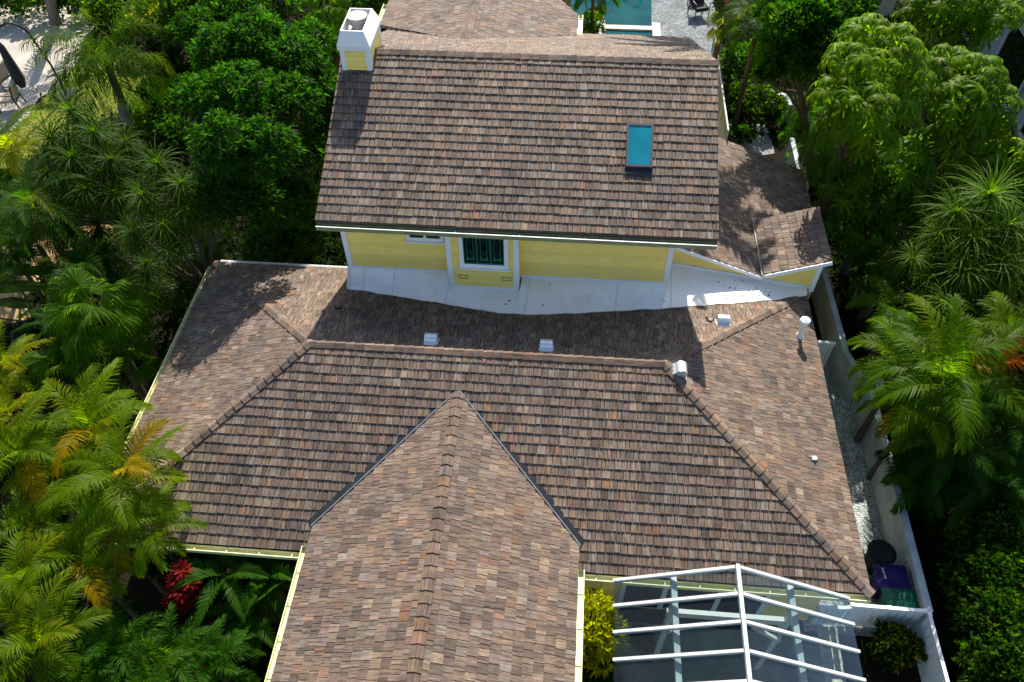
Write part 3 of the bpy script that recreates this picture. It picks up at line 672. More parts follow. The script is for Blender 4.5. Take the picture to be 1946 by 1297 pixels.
slope(broof, (XBL, 18.15, zb_(XBL)), (0, -1, 0), (cb, 0, sbk), [(0, 0), (1.6, 0), (4.0, hbl), (-3.0, hbl)], e=.22, t=.03)
caps(broof, (XB, YF + 2.9, ZB), (XB, YB0 + .2, ZB), (sbk, 0, cb), (-sbk, 0, cb), .16, .3)
gutter(broof, (XBR + .05, 16.5, zb_(XBR)), (XBR + .05, 17.8, zb_(XBR)), (1, 0, 0)); gutter(broof, (XBL - .05, 16.6, zb_(XBL)), (XBL - .05, 18.1, zb_(XBL)), (-1, 0, 0))
bw = MB(); bw.face([(XBL + .3, 16.3, 0), (XBL + .3, 18, 0), (XBL + .3, 18, 6.3), (XBL + .3, 16.3, 6.3)]); bw.face([(XBR - .3, 16.3, 0), (XBR - .3, 17.6, 0), (XBR - .3, 17.6, 6.4), (XBR - .3, 16.3, 6.4)]); bw.face([(XBL + .3, 18, 0), (XB, 20.9, 0), (XB, 20.9, 6.3), (XBL + .3, 18, 6.3)]); bw.face([(XB, 20.9, 0), (XBR - .3, 17.6, 0), (XBR - .3, 17.6, 6.3), (XB, 20.9, 6.3)])
part(bw, 'back_wall', YELLOW, house)
# front wall under the eave by the canopy: door and window bays seen through the glass
fd = MB()
for x in (12.3, 13.3, 14.6, 15.7): fd.box((x, .44, .1), (x + .12, .49, 2.5))
fd.box((12.3, .44, 2.5), (15.82, .49, 2.62)); dr = part(fd, 'patio_door', WHITE, house)
fdp = MB()
for a, b in ((12.42, 13.3), (13.42, 14.6), (14.72, 15.7)): fdp.box((a, .46, .1), (b, .48, 2.5))
part(fdp, 'pane', DARKGLASS, dr)

# ------------------------------------------------------------------ glass canopy on the front terrace
can = thing('glass_canopy', 'white timber canopy with a pitched glass roof in front of the house eave', 'canopy', (14.4, -3.6, 0))
def local(o): o.location = (-14.4, 3.6, 0); return o
CXL, CXR, CXM, CZE, CZR, CYB = 11.97, 16.93, 14.385, 3.09, 4.19, -.22
def crz(x): return CZE + (CZR - CZE) * (1 - abs(x - CXM) / ((CXM - CXL) if x < CXM else (CXR - CXM)))
WOODW = plain('canopy_white_paint', (.52, .52, .49), .5, .07, 4)
for k in range(12):
    y = CYB - .56 * k
    for xa in (CXL, CXR):
        m = MB(); sg_ = 1 if xa > CXM else -1
        m.bar((xa, y, CZE), (CXM + sg_ * .035, y, CZR), .058, .12); local(part(m, 'rafter', WOODW, can))
m = MB(); m.bar((CXM, CYB + .05, CZR + .01), (CXM, -7, CZR + .01), .075, .15); local(part(m, 'ridge_beam', WOODW, can))
for x in (13.20, 15.62):
    m = MB(); m.bar((x, CYB + .02, crz(x) - .22), (x, -7, crz(x) - .22), .12, .15); local(part(m, 'purlin', WOODW, can))
for xa, xb in ((CXL, CXM), (CXM, CXR)):
    m = MB(); m.face([(xa, CYB, crz(xa) + .0), (xb, CYB, crz(xb)), (xb, -7, crz(xb)), (xa, -7, crz(xa))]); local(part(m, 'glass_panel', GLASS, can))
m = MB(); m.bar((13.1, -.75, 2.92), (15.7, -.75, 2.92), .10, .22); local(part(m, 'tie_beam', WOODW, can))
for x in (13.2, 15.62):
    for y in (-.75, -4.4):
        m = MB(); m.bar((x, y, 0), (x, y, crz(x) - .3), .13, .13, (1, 0, 0)); local(part(m, 'post', WOODW, can))
    m = MB(); sg_ = 1 if x > CXM else -1; m.bar((x, -.9, 2.2), (x - sg_ * .7, -.9, 2.85), .07, .09); local(part(m, 'brace', WOODW, can))
    pass
DKWOOD = plain('dark_wood', (.030, .028, .027), .5, .3, 6)
m = thing('patio_table', 'dark rectangular table under the glass canopy', 'table', (13.95, -2.05, 0))
tb = MB(); tb.box((-.75, -.45, .70), (.75, .45, .75)); part(tb, 'tabletop', plain('speckled_stone', (.03, .034, .045), .25, .5, 40), m)
for sx in (-.66, .66):
    for sy in (-.36, .36): tb = MB(); tb.box((sx - .03, sy - .03, 0), (sx + .03, sy + .03, .70)); part(tb, 'leg', DKWOOD, m)
m = thing('planter_bench', 'low dark bench under the left half of the glass canopy', 'bench', (12.75, -2.75, 0))
tb = MB(); tb.box((-.28, -.9, .38), (.28, .9, .43)); part(tb, 'seat', DKWOOD, m)
for y in (-.8, .8): tb = MB(); tb.box((-.25, y - .04, 0), (.25, y + .04, .38)); part(tb, 'leg', DKWOOD, m)

# ------------------------------------------------------------------ boundary wall, fences, gate
def wall_run(name, label, pts, t, z, mat, capw=.06, vents=()):
    o = thing(name, label, 'wall', (pts[0][0], pts[0][1], 0)); m = MB(); c2 = MB()
    for (a, b) in zip(pts[:-1], pts[1:]):
        m.bar((a[0], a[1], (z - .06) / 2), (b[0], b[1], (z - .06) / 2), t, z - .06); c2.bar((a[0], a[1], z - .03), (b[0], b[1], z - .03), t + capw, .06)
    for q, nm, mt in ((m, 'wall_body', mat), (c2, 'coping', mat)):
        p = part(q, nm, mt, o); p.location = (-pts[0][0], -pts[0][1], 0)
    for (x, y, zz) in vents:
        v = MB()
        for i in range(3):
            for j in range(3 if i % 2 else 2): v.box((x - .012, y + i * .13, zz + j * .16 + (i % 2) * -.05), (x + .004, y + i * .13 + .08, zz + j * .16 + .10))
        p = part(v, 'vent_block', plain('vent_block_paint', (.62, .66, .62), .7, .1, 6), o); p.location = (-pts[0][0], -pts[0][1], 0)
    return o
wall_run('boundary_wall', 'long pale painted wall beside the gravel path and the bins', [(19.48, .42), (19.48, 7.35)], .16, 1.25, WALLM, .02, ((19.395, 4.3, .55), (19.395, 1.7, .55)))
wall_run('boundary_wall', 'thin pale wall beside the side roof, stepping out toward the palms', [(19.32, 7.36), (19.04, 8.3), (18.96, 12.0), (18.95, 16.4), (18.97, 19.0)], .15, 1.22, WALLM, .02)
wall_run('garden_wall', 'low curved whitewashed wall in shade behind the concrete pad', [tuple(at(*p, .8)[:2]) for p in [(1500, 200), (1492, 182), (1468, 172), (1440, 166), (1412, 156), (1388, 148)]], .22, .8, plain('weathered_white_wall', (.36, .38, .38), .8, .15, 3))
pi = thing('wall_pillar', 'short square pale pillar where the boundary wall steps sideways', 'pillar', (19.62, 7.15, 0)); m = MB(); m.box((-.15, -.2, 0), (.17, .25, 1.36)); m.box((-.18, -.23, 1.36), (.2, .28, 1.42)); part(m, 'pillar_body', WALLM, pi)
VINYL = plain('white_vinyl', (.74, .76, .76), .45, .05, 5)
def board_fence(label, A, B, H, n, gap=.012):
    A = np.array((*A, 0.)); B = np.array((*B, 0.)); L = np.linalg.norm(B - A); d = (B - A) / L; o = thing('board_fence', label, 'fence', A)
    m = MB(); w = L / n
    for i in range(n): m.bar(d * (w * i + gap) + (0, 0, .04 + H / 2 - .05), d * (w * (i + 1) - gap) + (0, 0, .04 + H / 2 - .05), .03, H - .12)
    part(m, 'board_panel', VINYL, o)
    for z in (.22, H - .28): r = MB(); r.bar((*(d[:2] * 0 + np.array((-d[1], d[0])) * .035), z), tuple(d * L + np.array((-d[1], d[0], 0)) * .035 + np.array((0, 0, z))), .04, .08); part(r, 'rail', VINYL, o)
    r = MB(); r.bar((0, 0, H), tuple(d * L + np.array((0, 0, H))), .08, .05)
    for q in (.0, .5, 1.0): r.bar(tuple(d * L * q - d * .05 + np.array((0, 0, H + .005))), tuple(d * L * q + d * .05 + np.array((0, 0, H + .005))), .095, .07)
    part(r, 'top_rail', VINYL, o)
    return o
board_fence('white board fence panel in front of the bins, facing the camera', (17.72, .44), (19.40, .42), 1.25, 9)
board_fence('white board fence running toward the camera from the bins', (19.46, .34), (19.49, -5.0), 1.25, 26)
board_fence('white board fence glimpsed through the right half of the canopy', (17.05, .38), (17.68, .42), 1.1, 4)
gt = thing('garden_gate', 'small white gate across the side path near the roof vent pipe', 'gate', (18.10, 8.62, 0))
m = MB(); m.bar((.0, 0, 1.22), (.68, -.03, 1.22), .09, .06); m.bar((0, -.02, 1.22), (.03, -.42, 1.22), .09, .06); part(m, 'top_rail', VINYL, gt)
m = MB()
for k in range(6): m.bar((.03 + .11 * k, 0, .6), (.12 + .11 * k, 0, .6), .03, 1.14)
part(m, 'board_panel', VINYL, gt)
m = MB(); m.box((-.05, -.46, 0), (.03, -.38, 1.2)); part(m, 'post', VINYL, gt)
# mossy kerb beside the canopy
tag(sheet('kerb', [(17.22, -7), (17.74, -7), (17.70, .36), (17.22, .36)], .012, plain('mossy_kerb', (.50, .50, .36), .9, .45, 5, bmp=.5)))
# screen fence behind the house, toward the pool
sc = thing('screen_fence', 'grey green mesh screen fence beside the upper roof, leading to the pool', 'fence', (15.3, 15.2, 0))
a1 = aty(1384, 249, 15.1); a2 = aty(1358, 66, 27.5)
m = MB(); m.face([(a1[0] - 15.3, -.1, 0), (a2[0] - 15.3, 12.3, 0), (a2[0] - 15.3, 12.3, a2[2]), (a1[0] - 15.3, -.1, a1[2])]); part(m, 'mesh_panel', plain('grey_green_mesh', (.16, .21, .19), .7, .3, 12), sc)
m = MB(); m.bar((a1[0] - 15.3, -.1, a1[2]), (a2[0] - 15.3, 12.3, a2[2]), .05, .06); part(m, 'top_rail', plain('grey_rail', (.45, .48, .48), .5, .1, 6), sc)
for k in range(5):
    t = k / 4; p = a1 * (1 - t) + a2 * t; m = MB(); m.box((p[0] - 15.32, p[1] - 15.22, 0), (p[0] - 15.27, p[1] - 15.17, p[2])); part(m, 'post', plain('grey_post', (.4, .42, .42), .5, .1, 6), sc)

# ------------------------------------------------------------------ bins by the wall
def cart(label, x, y, col, colname, text=None):
    o = thing('wheelie_bin', label, 'bin', (x, y, 0)); o.scale = (1, .84, 1); mt = plain(colname, col, .5, .2, 5, spec=.15)
    m = MB(); lo = [(-.26, -.24), (.24, -.24), (.24, .24), (-.26, .24)]; hi = [(-.37, -.31), (.31, -.31), (.31, .31), (-.37, .31)]
    z0, z1 = .08, 1.0
    m.face([(*p, z0) for p in lo][::-1])
    for i in range(4):
        j = (i + 1) % 4; m.face([(*lo[i], z0), (*lo[j], z0), (*hi[j], z1), (*hi[i], z1)])
    for i in range(4): j = (i + 1) % 4; a, b = hi[i], hi[j]; m.bar((*a, z1 - .03), (*b, z1 - .03), .05, .06)
    m.box((-.3, -.02, .2), (-.285, .02, .9)); part(m, 'bin_body', mt, o)
    l = MB(); n = 7; X = np.linspace(-.42, .33, n); Y = np.linspace(-.345, .345, n)
    hz = lambda i, j: 1.02 + .075 * (1 - abs(2 * i / (n - 1) - 1) ** 3) * (1 - abs(2 * j / (n - 1) - 1) ** 4) + (.02 if 2 <= i <= 4 and 2 <= j <= 4 else 0)
    for i in range(n - 1):
        for j in range(n - 1): l.face([(X[i], Y[j], hz(i, j)), (X[i + 1], Y[j], hz(i + 1, j)), (X[i + 1], Y[j + 1], hz(i + 1, j + 1)), (X[i], Y[j + 1], hz(i, j + 1))])
    for a, b in (((-.42, -.345), (.33, -.345)), ((.33, -.345), (.33, .345)), ((.33, .345), (-.42, .345)), ((-.42, .345), (-.42, -.345))): l.bar((*a, 1.005), (*b, 1.005), .03, .05)
    lid = part(l, 'lid', mt, o)
    h = MB(); h.tube([(.30, -.22, .97), (.44, -.22, 1.0), (.44, .22, 1.0), (.30, .22, .97)], .018, 6); part(h, 'handle', BLACKMETAL, o)
    for sy in (-.26, .26):
        w = MB(); w.tube([(.27, sy - .03, .12), (.27, sy + .03, .12)], .12, 14); part(w, 'wheel', BLACKMETAL, o)
    if text:
        cu_ = bpy.data.curves.new('lid_lettering', 'FONT'); cu_.body = text; cu_.size = .066; cu_.extrude = .002; cu_.align_x = 'CENTER'
        tmp = bpy.data.objects.new('lettering_source', cu_); me = bpy.data.meshes.new_from_object(tmp); bpy.data.objects.remove(tmp)
        t = bpy.data.objects.new('lid_lettering', me); C.objects.link(t); t.parent = lid; me.materials.clear(); me.materials.append(WHITE)
        t.rotation_euler = (R_(0), R_(-3), R_(-86)); t.location = (-.275, .02, 1.106)
    return o
cart('purple wheelie bin with white lettering on its lid', 18.95, 1.34, (.013, .006, .085), 'purple_plastic', 'Recycle Only')
cart('green wheelie bin behind the white fence panel', 19.02, .745, (.004, .085, .05), 'green_plastic')
tc = thing('trash_can', 'round black trash can with domed lid beside the wall', 'bin', (18.86, 2.02, 0)); BLK = plain('black_plastic', (.007, .011, .012), .5, .2, 6, spec=.15)
m = MB(); m.tube([(0, 0, .02), (0, 0, .5), (0, 0, .86)], [.24, .285, .32], 20); part(m, 'can_body', BLK, tc, True)
m = MB(); m.tube([(0, 0, .86), (0, 0, .90), (0, 0, .955), (0, 0, .97)], [.35, .35, .25, .04], 24); lid = part(m, 'lid', BLK, tc, True)
m = MB(); m.bar((-.09, 0, .985), (.09, 0, .985), .03, .03); part(m, 'handle', BLK, lid)

# ------------------------------------------------------------------ neighbour's house, top right
nb = thing('grey_house', 'neighbour grey stucco house with dark glazing behind the umbrella trees', 'house', (28, 20, 0))
m = MB(); m.box((.5, -9, 0), (10, 18, 6.3)); part(m, 'wall', BLUEGREY, nb)
FRG = plain('grey_window_frame', (.42, .45, .48), .5, .08, 6)
for (y0, y1, z0, z1) in ((-1.5, 1.2, .4, 3.1), (2.4, 5.4, .4, 3.1), (-7.0, -3.5, .4, 3.0), (7, 10, .4, 3.1)):
    w = MB(); f = .14
    w.box((.40, y0, z0), (.52, y0 + f, z1)); w.box((.40, y1 - f, z0), (.52, y1, z1)); w.box((.40, y0 + f, z0), (.52, y1 - f, z0 + f)); w.box((.40, y0 + f, z1 - f), (.52, y1 - f, z1)); wo = part(w, 'window', FRG, nb)
    p = MB(); p.box((.45, y0 + f, z0 + f), (.47, y1 - f, z1 - f)); part(p, 'pane', DARKGLASS, wo)
m = MB(); m.box((-.3, -9.5, 6.3), (10.5, 18.5, 6.55)); part(m, 'roof', TAN, nb)
m = MB(); m.box((.2, -9.2, 3.3), (.49, 18, 3.5)); part(m, 'belt_course', TAN, nb)
nb2 = thing('cream_house', 'corner of a cream building at the top edge beyond the trees', 'house', (23.5, 30.5, 0))
m = MB(); m.box((-.9, 0, 0), (2, 5, 4)); part(m, 'wall', plain('cream_stucco', (.62, .56, .44), .8, .06, 3), nb2); m = MB(); m.box((-1.1, -.2, 4), (2.2, 5.2, 4.2)); part(m, 'roof', TAN, nb2)
m = MB(); m.box((-.1, -.04, 1), (.9, .01, 2.4)); part(m, 'window', DARKGLASS, nb2)

# ------------------------------------------------------------------ patio furniture
CUSH = plain('tan_cushion', (.52, .42, .30), .9, .08, 6)
def patio_chair(label, loc, rz, cushions=CUSH, frame=BLACKMETAL, group=None):
    o = thing('patio_chair', label, 'chair', loc, rz, group)
    for sx in (-.3, .3):
        m = MB(); m.tube([(sx, .34, 0), (sx, .32, .62), (sx, .0, .64), (sx, -.28, .62), (sx, -.36, .95)], .022, 6); part(m, 'side_frame', frame, o)
        m = MB(); m.tube([(sx, -.26, .62), (sx, -.36, 0)], .022, 6); part(m, 'leg', frame, o)
    m = MB(); m.bar((-.3, .3, .33), (.3, .3, .33), .03, .04); m.bar((-.3, -.28, .33), (.3, -.28, .33), .03, .04); m.bar((-.3, -.36, .93), (.3, -.36, .93), .03, .03); part(m, 'cross_frame', frame, o)
    m = MB(); m.box((-.27, -.26, .35), (.27, .32, .46)); part(m, 'seat', cushions, o)
    m = MB(); m.bar((0, -.27, .44), (0, -.37, .95), .54, .10, (0, 1, 0)); part(m, 'backrest', cushions, o)
    return o
p = at(26, 206); patio_chair('tan cushioned patio chair nearest the camera on the pale patio', (p[0], p[1], .006), R_(105), group='patio chairs').scale = (1.25,) * 3
p = at(6, 165); patio_chair('tan cushioned patio chair behind the closed umbrella', (p[0], p[1], .006), R_(80), group='patio chairs').scale = (1.25,) * 3
DCUSH = plain('dark_cushion', (.02, .017, .016), .8, .2, 6)
p = at(1326, 30); patio_chair('black patio chair on the pool deck, nearer one of two', (p[0], p[1], .012), R_(200), DCUSH, group='pool chairs').scale = (1.2,) * 3
p = at(1322, 2); patio_chair('black patio chair on the pool deck, further from the camera', (p[0], p[1], .012), R_(170), DCUSH, group='pool chairs').scale = (1.2,) * 3
ub_ = at(58, 192); um = thing('cantilever_umbrella', 'closed dark cantilever umbrella hanging from an arched pole on the patio', 'umbrella', (ub_[0], ub_[1], 0)); UMB = plain('umbrella_fabric', (.035, .035, .045), .85, .25, 6)

m = MB(); m.tube([(1.45, .5, 0), (1.42, .5, 1.5), (1.25, .45, 2.6)] + [(.62 + .62 * math.cos(a), .22 + .22 * math.cos(a), 2.75 + .75 * math.sin(a)) for a in np.linspace(.25, 3.05, 9)], .045, 8); part(m, 'arched_pole', BLACKMETAL, um)
m = MB(); m.box((1.1, .1, 0), (1.8, .9, .10)); part(m, 'base', BLACKMETAL, um)
m = MB(); m.tube([(0, 0, 2.80), (0, 0, 2.6), (0, 0, 1.9), (0, 0, 1.1), (.02, 0, .7)], [.04, .13, .20, .27, .12], 9); part(m, 'canopy', UMB, um)
p = at(156, 40); st_ = thing('side_table', 'small round glass side table on the far side of the patio', 'table', (p[0], p[1], 0))
m = MB(); m.tube([(0, 0, .50), (0, 0, .53)], .40, 20); part(m, 'tabletop', plain('blue_table_glass', (.16, .26, .32), .15, .1, 5), st_)
m = MB(); m.tube([(.40 * math.cos(a), .40 * math.sin(a), .53) for a in np.linspace(0, 6.283, 21)], .02, 6); part(m, 'rim', BLACKMETAL, st_)
for k in range(3): a = k * 2.09; m = MB(); m.tube([(.3 * math.cos(a), .3 * math.sin(a), .5), (.38 * math.cos(a), .38 * math.sin(a), 0)], .018, 5); part(m, 'leg', BLACKMETAL, st_)
A_ = at(-40, 600, 1.1); B_ = at(52, 612, 1.1); L_ = B_ - A_; pf = thing('picket_fence', 'short black metal picket fence over the sandy path at the left edge', 'fence', (A_[0], A_[1], 0))
m = MB()
for z in (.15, 1.1): m.bar((0, 0, z), (L_[0], L_[1], z), .04, .04)
n = 16
for k in range(n + 1): m.bar((L_[0] * k / n, L_[1] * k / n, 0), (L_[0] * k / n, L_[1] * k / n, 1.12), .022, .022, (1, 0, 0))
part(m, 'picket_panel', BLACKMETAL, pf)
p = at(1074, 72); pb = thing('planter_box', 'dark square planter box by the pool shrubs', 'planter', (p[0], p[1], 0)); m = MB(); m.box((-.55, .25, 0), (.55, .9, .55)); part(m, 'box_body', plain('dark_planter', (.03, .034, .036), .6, .2, 5), pb)
p = at(1080, 72); pb = thing('pump_cover', 'low pale grey equipment box beside the back roof', 'equipment box', (p[0], p[1], 0)); m = MB(); m.box((-.5, -.5, 0), (.45, .12, .35)); m.box((-.53, -.53, .35), (.48, .15, .40)); part(m, 'box_body', plain('grey_cover', (.36, .40, .42), .6, .1, 5), pb)

# ------------------------------------------------------------------ plants
def nrm(a): return a / (np.linalg.norm(a, axis=-1, keepdims=True) + 1e-9)
def mpp(p): return float((np.array(p) - CAMP) @ FW) / (FOC * 1946)       # metres per photo pixel at a point
OLD = np.array((2.6, 1.1, .9)); YEL = np.array((2.3, 1.35, .9))
def frond(mb, o, az, el, L, droop, nl=26, ll=.42, lw=.022, tint=(1, 1, 1), tip=(1, 1, 1), hang=.35, vee=.35, plume=0.0, twist=0.0):
    """a feather leaf: arching rachis with leaflets along both sides"""
    n = 12; s = np.linspace(0, 1, n); ang = el - droop * s ** 1.25
    st = L / (n - 1); x = np.concatenate([[0], np.cumsum(np.cos(ang[:-1]) * st)]); z = np.concatenate([[0], np.cumsum(np.sin(ang[:-1]) * st)])
    bend = twist * s * s * L * .35
    ca, sa = math.cos(az), math.sin(az)
    P = np.stack([o[0] + ca * x - sa * bend, o[1] + sa * x + ca * bend, o[2] + z], -1)
    tn = nrm(np.gradient(P, axis=0)); tint = np.array(tint, float); tip = np.array(tip, float)
    side0 = np.array((-sa, ca, 0.0)); roll = RNG.normal(0, .22)
    # rachis ribbon
    w = np.linspace(.020, .005, n)[:, None] * L / 2.2
    mb.strips(P[None], (side0 * w)[None], np.tile(np.array((1.5, 1.2, .9)) * tint, (1, n - 1, 1)))
    q = np.linspace(.13, .99, nl); q = q + RNG.uniform(-.012, .012, nl)
    pos = np.stack([np.interp(q, s, P[:, k]) for k in range(3)], -1); t = nrm(np.stack([np.interp(q, s, tn[:, k]) for k in range(3)], -1))
    for sg_ in (-1, 1):
        nn = nrm(np.cross(t, side0 * 1.0)); nn *= np.sign(nn[:, 2:3] + 1e-6)
        sd = side0 * sg_ * math.cos(roll) + nn * math.sin(roll) * sg_
        a = np.interp(q, [0, .5, 1], [1.15, .88, .40]) + RNG.normal(0, .06, nl); v = vee + RNG.normal(0, .07 + plume, nl)
        d = nrm(t * np.cos(a)[:, None] + (sd * np.cos(v)[:, None] + nn * np.sin(v)[:, None]) * np.sin(a)[:, None])
        ln = ll * np.sin(np.pi * np.clip(.13 + .80 * q, 0, 1)) ** .6 * RNG.uniform(.86, 1.08, nl)
        h = hang * RNG.uniform(.6, 1.35, nl)
        p1 = pos + d * (ln * .5)[:, None]; d2 = nrm(d - np.array((0, 0, 1.0)) * h[:, None]); p2 = p1 + d2 * (ln * .5)[:, None]
        p2[:, 2] -= ln * h * .12
        wv = nrm(t - (t * d).sum(-1, keepdims=True) * d)
        W = np.stack([wv * lw * .55, wv * lw, wv * lw * .08], 1)
        k = RNG.uniform(.82, 1.16, (nl, 1)); c0 = tint * k; c1 = (tint * .35 + tip * .65) * k
        mb.strips(np.stack([pos, p1, p2], 1), W, np.stack([c0, c1], 1))
def fan(mb, o, az, el, pet, R, nseg=26, spread=2.2, tint=(1, 1, 1), tip=(1, 1, 1), fold=.5, droop=.9):
    """a fan leaf: petiole and a pleated round blade with drooping tips"""
    ca, sa = math.cos(az), math.sin(az); fwd = np.array((ca * math.cos(el), sa * math.cos(el), math.sin(el))); side = np.array((-sa, ca, 0.)); nn = np.cross(fwd, side)
    if nn[2] < 0: nn = -nn
    hub = np.array(o) + fwd * pet; tint = np.array(tint, float); tip = np.array(tip, float)
    mid = np.array(o) + fwd * pet * .5 + (0, 0, pet * .06)
    mb.strips(np.stack([np.array(o), mid, hub])[None], (side * np.array((.022, .018, .014))[:, None])[None], np.tile(np.array((1.4, 1.2, .8)) * tint, (1, 2, 1)))
    f2 = nrm(fwd * math.cos(.5) - nn * math.sin(.5)); n2 = np.cross(f2, side); n2 = n2 if n2[2] > 0 else -n2
    ph = np.linspace(-spread, spread, nseg); ln = R * (1 - .22 * (np.abs(ph) / spread) ** 2) * RNG.uniform(.93, 1.05, nseg)
    d = f2 * np.cos(ph)[:, None] + side * np.sin(ph)[:, None] - n2 * (fold * np.abs(np.sin(ph)))[:, None]; d = nrm(d)
    wv = nrm(np.cross(n2, d)) + n2 * (np.where(np.arange(nseg) % 2, .5, -.5))[:, None]; wv = nrm(wv)
    dphi = 2 * spread / nseg
    p0 = np.tile(hub, (nseg, 1)); p1 = p0 + d * (ln * .45)[:, None]; p2 = p0 + d * (ln * .72)[:, None] - np.array((0, 0, 1)) * (ln * .05)[:, None]
    p3 = p2 + (nrm(d - np.array((0, 0, 1.)) * droop * 1.6) * (ln * .34)[:, None])
    W = np.stack([wv * .004, wv * (ln * .45 * dphi * .52)[:, None], wv * (ln * .60 * dphi * .42)[:, None], wv * .003], 1)
    k = RNG.uniform(.85, 1.15, (nseg, 1)); c = np.stack([tint * k, tint * k, (tint * .4 + tip * .6) * k], 1)
    mb.strips(np.stack([p0, p1, p2, p3], 1), W, c)
def rosette(mb, o, n, L, w, tint=(1, 1, 1), lo=-.5, hi=1.45, droop=1.0, up=None):
    """a head of long sword leaves"""
    i = np.arange(n); az = i * 2.39996 + RNG.uniform(0, 6); el = hi - (hi - lo) * (i / n) ** .85 + RNG.normal(0, .10, n); ln = L * RNG.uniform(.75, 1.1, n) * (1 - .25 * (i / n < .15))
    K = 5; s = np.linspace(0, 1, K); pts = np.zeros((n, K, 3)); pts[:, 0] = o
    dr = droop * RNG.uniform(.6, 1.35, n)
    for k in range(1, K):
        e = el - dr * (s[k] ** 1.6) * 1.15; st = ln / (K - 1)
        pts[:, k] = pts[:, k - 1] + np.stack([np.cos(az) * np.cos(e) * st, np.sin(az) * np.cos(e) * st, np.sin(e) * st], -1)
    sd = np.stack([-np.sin(az), np.cos(az), RNG.normal(0, .25, n)], -1); sd = nrm(sd)
    W = sd[:, None] * (np.array((.8, 1, .85, .5, .06)) * w)[None, :, None]
    t = np.array(tint) * RNG.uniform(.75, 1.25, (n, 1)); old = (i / n > .9)[:, None] & (RNG.random((n, 1)) < .4)
    t = np.where(old, t * np.array((2.6, 1.25, 1.2)), t)
    T = np.stack([t * (1.25, 1.25, .9), t, t, t * (1.1, 1.0, .9)], 1)
    mb.strips(pts, W, T)
def umbrella_rosette(mb, o, R, tint=(1, 1, 1), axis=(0, 0, 1)):
    n = random.randint(9, 12); az = np.arange(n) * 2 * math.pi / n + random.random() * 6 + RNG.normal(0, .07, n)
    ax = nrm(np.array(axis, float) + RNG.normal(0, .12, 3)); a1 = nrm(np.cross(ax, (.3, 1, .2))); a2 = np.cross(ax, a1)
    K = 6; s = np.linspace(0, 1, K); el0 = RNG.uniform(.15, .5, n); ln = R * RNG.uniform(.85, 1.12, n); pts = np.zeros((n, K, 3)); pts[:, 0] = np.array(o)
    rad = a1 * np.cos(az)[:, None] + a2 * np.sin(az)[:, None]
    for k in range(1, K):
        e = el0 - 1.65 * s[k] ** 1.1; st = ln / (K - 1) * 1.15
        pts[:, k] = pts[:, k - 1] + (rad * np.cos(e)[:, None] + ax * np.sin(e)[:, None]) * st[:, None]
    sd = np.cross(rad, ax); W = sd[:, None] * (np.array((.10, .55, 1, 1, .7, .08)) * R * .105)[None, :, None]
    t = np.array(tint) * RNG.uniform(.85, 1.15, (n, 1)); T = np.stack([t * (1.9, 1.5, .9), t * (1.25, 1.15, 1), t, t, t * (.95, .95, 1)], 1)
    mb.strips(pts, W, T)
def leafcloud(mb, lumps, n, size, asp=.35, tint=(1, 1, 1), spray=5, upb=.5, var=.3, shell=.35, tint2=None, p2=0.0, hang=0.0):
    """sprays of pointed leaves through the outer part of the lumps (centre, radius, vertical squash)"""
    vol = np.array([l[1] ** 2 for l in lumps]); which = RNG.choice(len(lumps), n, p=vol / vol.sum())
    c = np.array([l[0] for l in lumps], float)[which]; r = np.array([l[1] for l in lumps], float)[which]; sq = np.array([l[2] if len(l) > 2 else .85 for l in lumps])[which]
    d = nrm(RNG.normal(0, 1, (n, 3))); d[:, 2] = np.where(d[:, 2] < -.45, -d[:, 2], d[:, 2])
    rr = r * (1 - shell * RNG.random(n) ** 1.4) * (1 + .16 * np.sin(d[:, 0] * 7 + which) * np.cos(d[:, 1] * 6 + d[:, 2] * 5))
    p = c + d * rr[:, None] * np.stack([np.ones(n), np.ones(n), sq], -1)
    ct = np.array(tint) * np.clip(RNG.normal(1, var, (n, 1)), .35, 1.9)
    if tint2 is not None: ct = np.where(RNG.random((n, 1)) < p2, np.array(tint2) * RNG.uniform(.8, 1.2, (n, 1)), ct)
    for k in range(spray):
        dd = nrm(d * .7 + RNG.normal(0, .75, (n, 3)) + np.array((0, 0, upb - hang))); L = size * RNG.uniform(.65, 1.25, n)
        wv = nrm(np.cross(dd, RNG.normal(0, 1, (n, 3)) * .6 + d)); nv = np.cross(wv, dd)
        b = p + dd * (L * .08)[:, None]; m_ = p + dd * (L * .5)[:, None]; tp = p + dd * L[:, None] - np.array((0, 0, 1)) * (L * (.12 + hang * .4))[:, None]
        mb.kites(b, m_ + wv * (L * asp * .5)[:, None], tp, m_ - wv * (L * asp * .5)[:, None], ct * RNG.uniform(.85, 1.15, (n, 1)))
def trunk(o, base, top, r0, r1, mat=BARK, limbs=(), name='trunk', bend=.0):
    m = MB(); base = np.array(base, float); top = np.array(top, float); n = 7; P = [base + (top - base) * t + np.array((math.sin(t * 3.1) * bend, math.sin(t * 2.2) * bend * .5, 0)) for t in np.linspace(0, 1, n)]
    m.tube(P, list(np.linspace(r0, r1, n)), 9)
    for l in limbs:
        l = np.array(l, float); t = random.uniform(.45, .9); s_ = base + (top - base) * t; md = (s_ + l) / 2 + np.array((0, 0, -.15)); m.tube([s_, md, l], [r1 * .8, r1 * .5, r1 * .22], 6)
    return m.build(name, mat, o, True)
def root(name, label, cat, gx, gy, group=None): return thing(name, label, cat, (gx, gy, 0), 0, group)

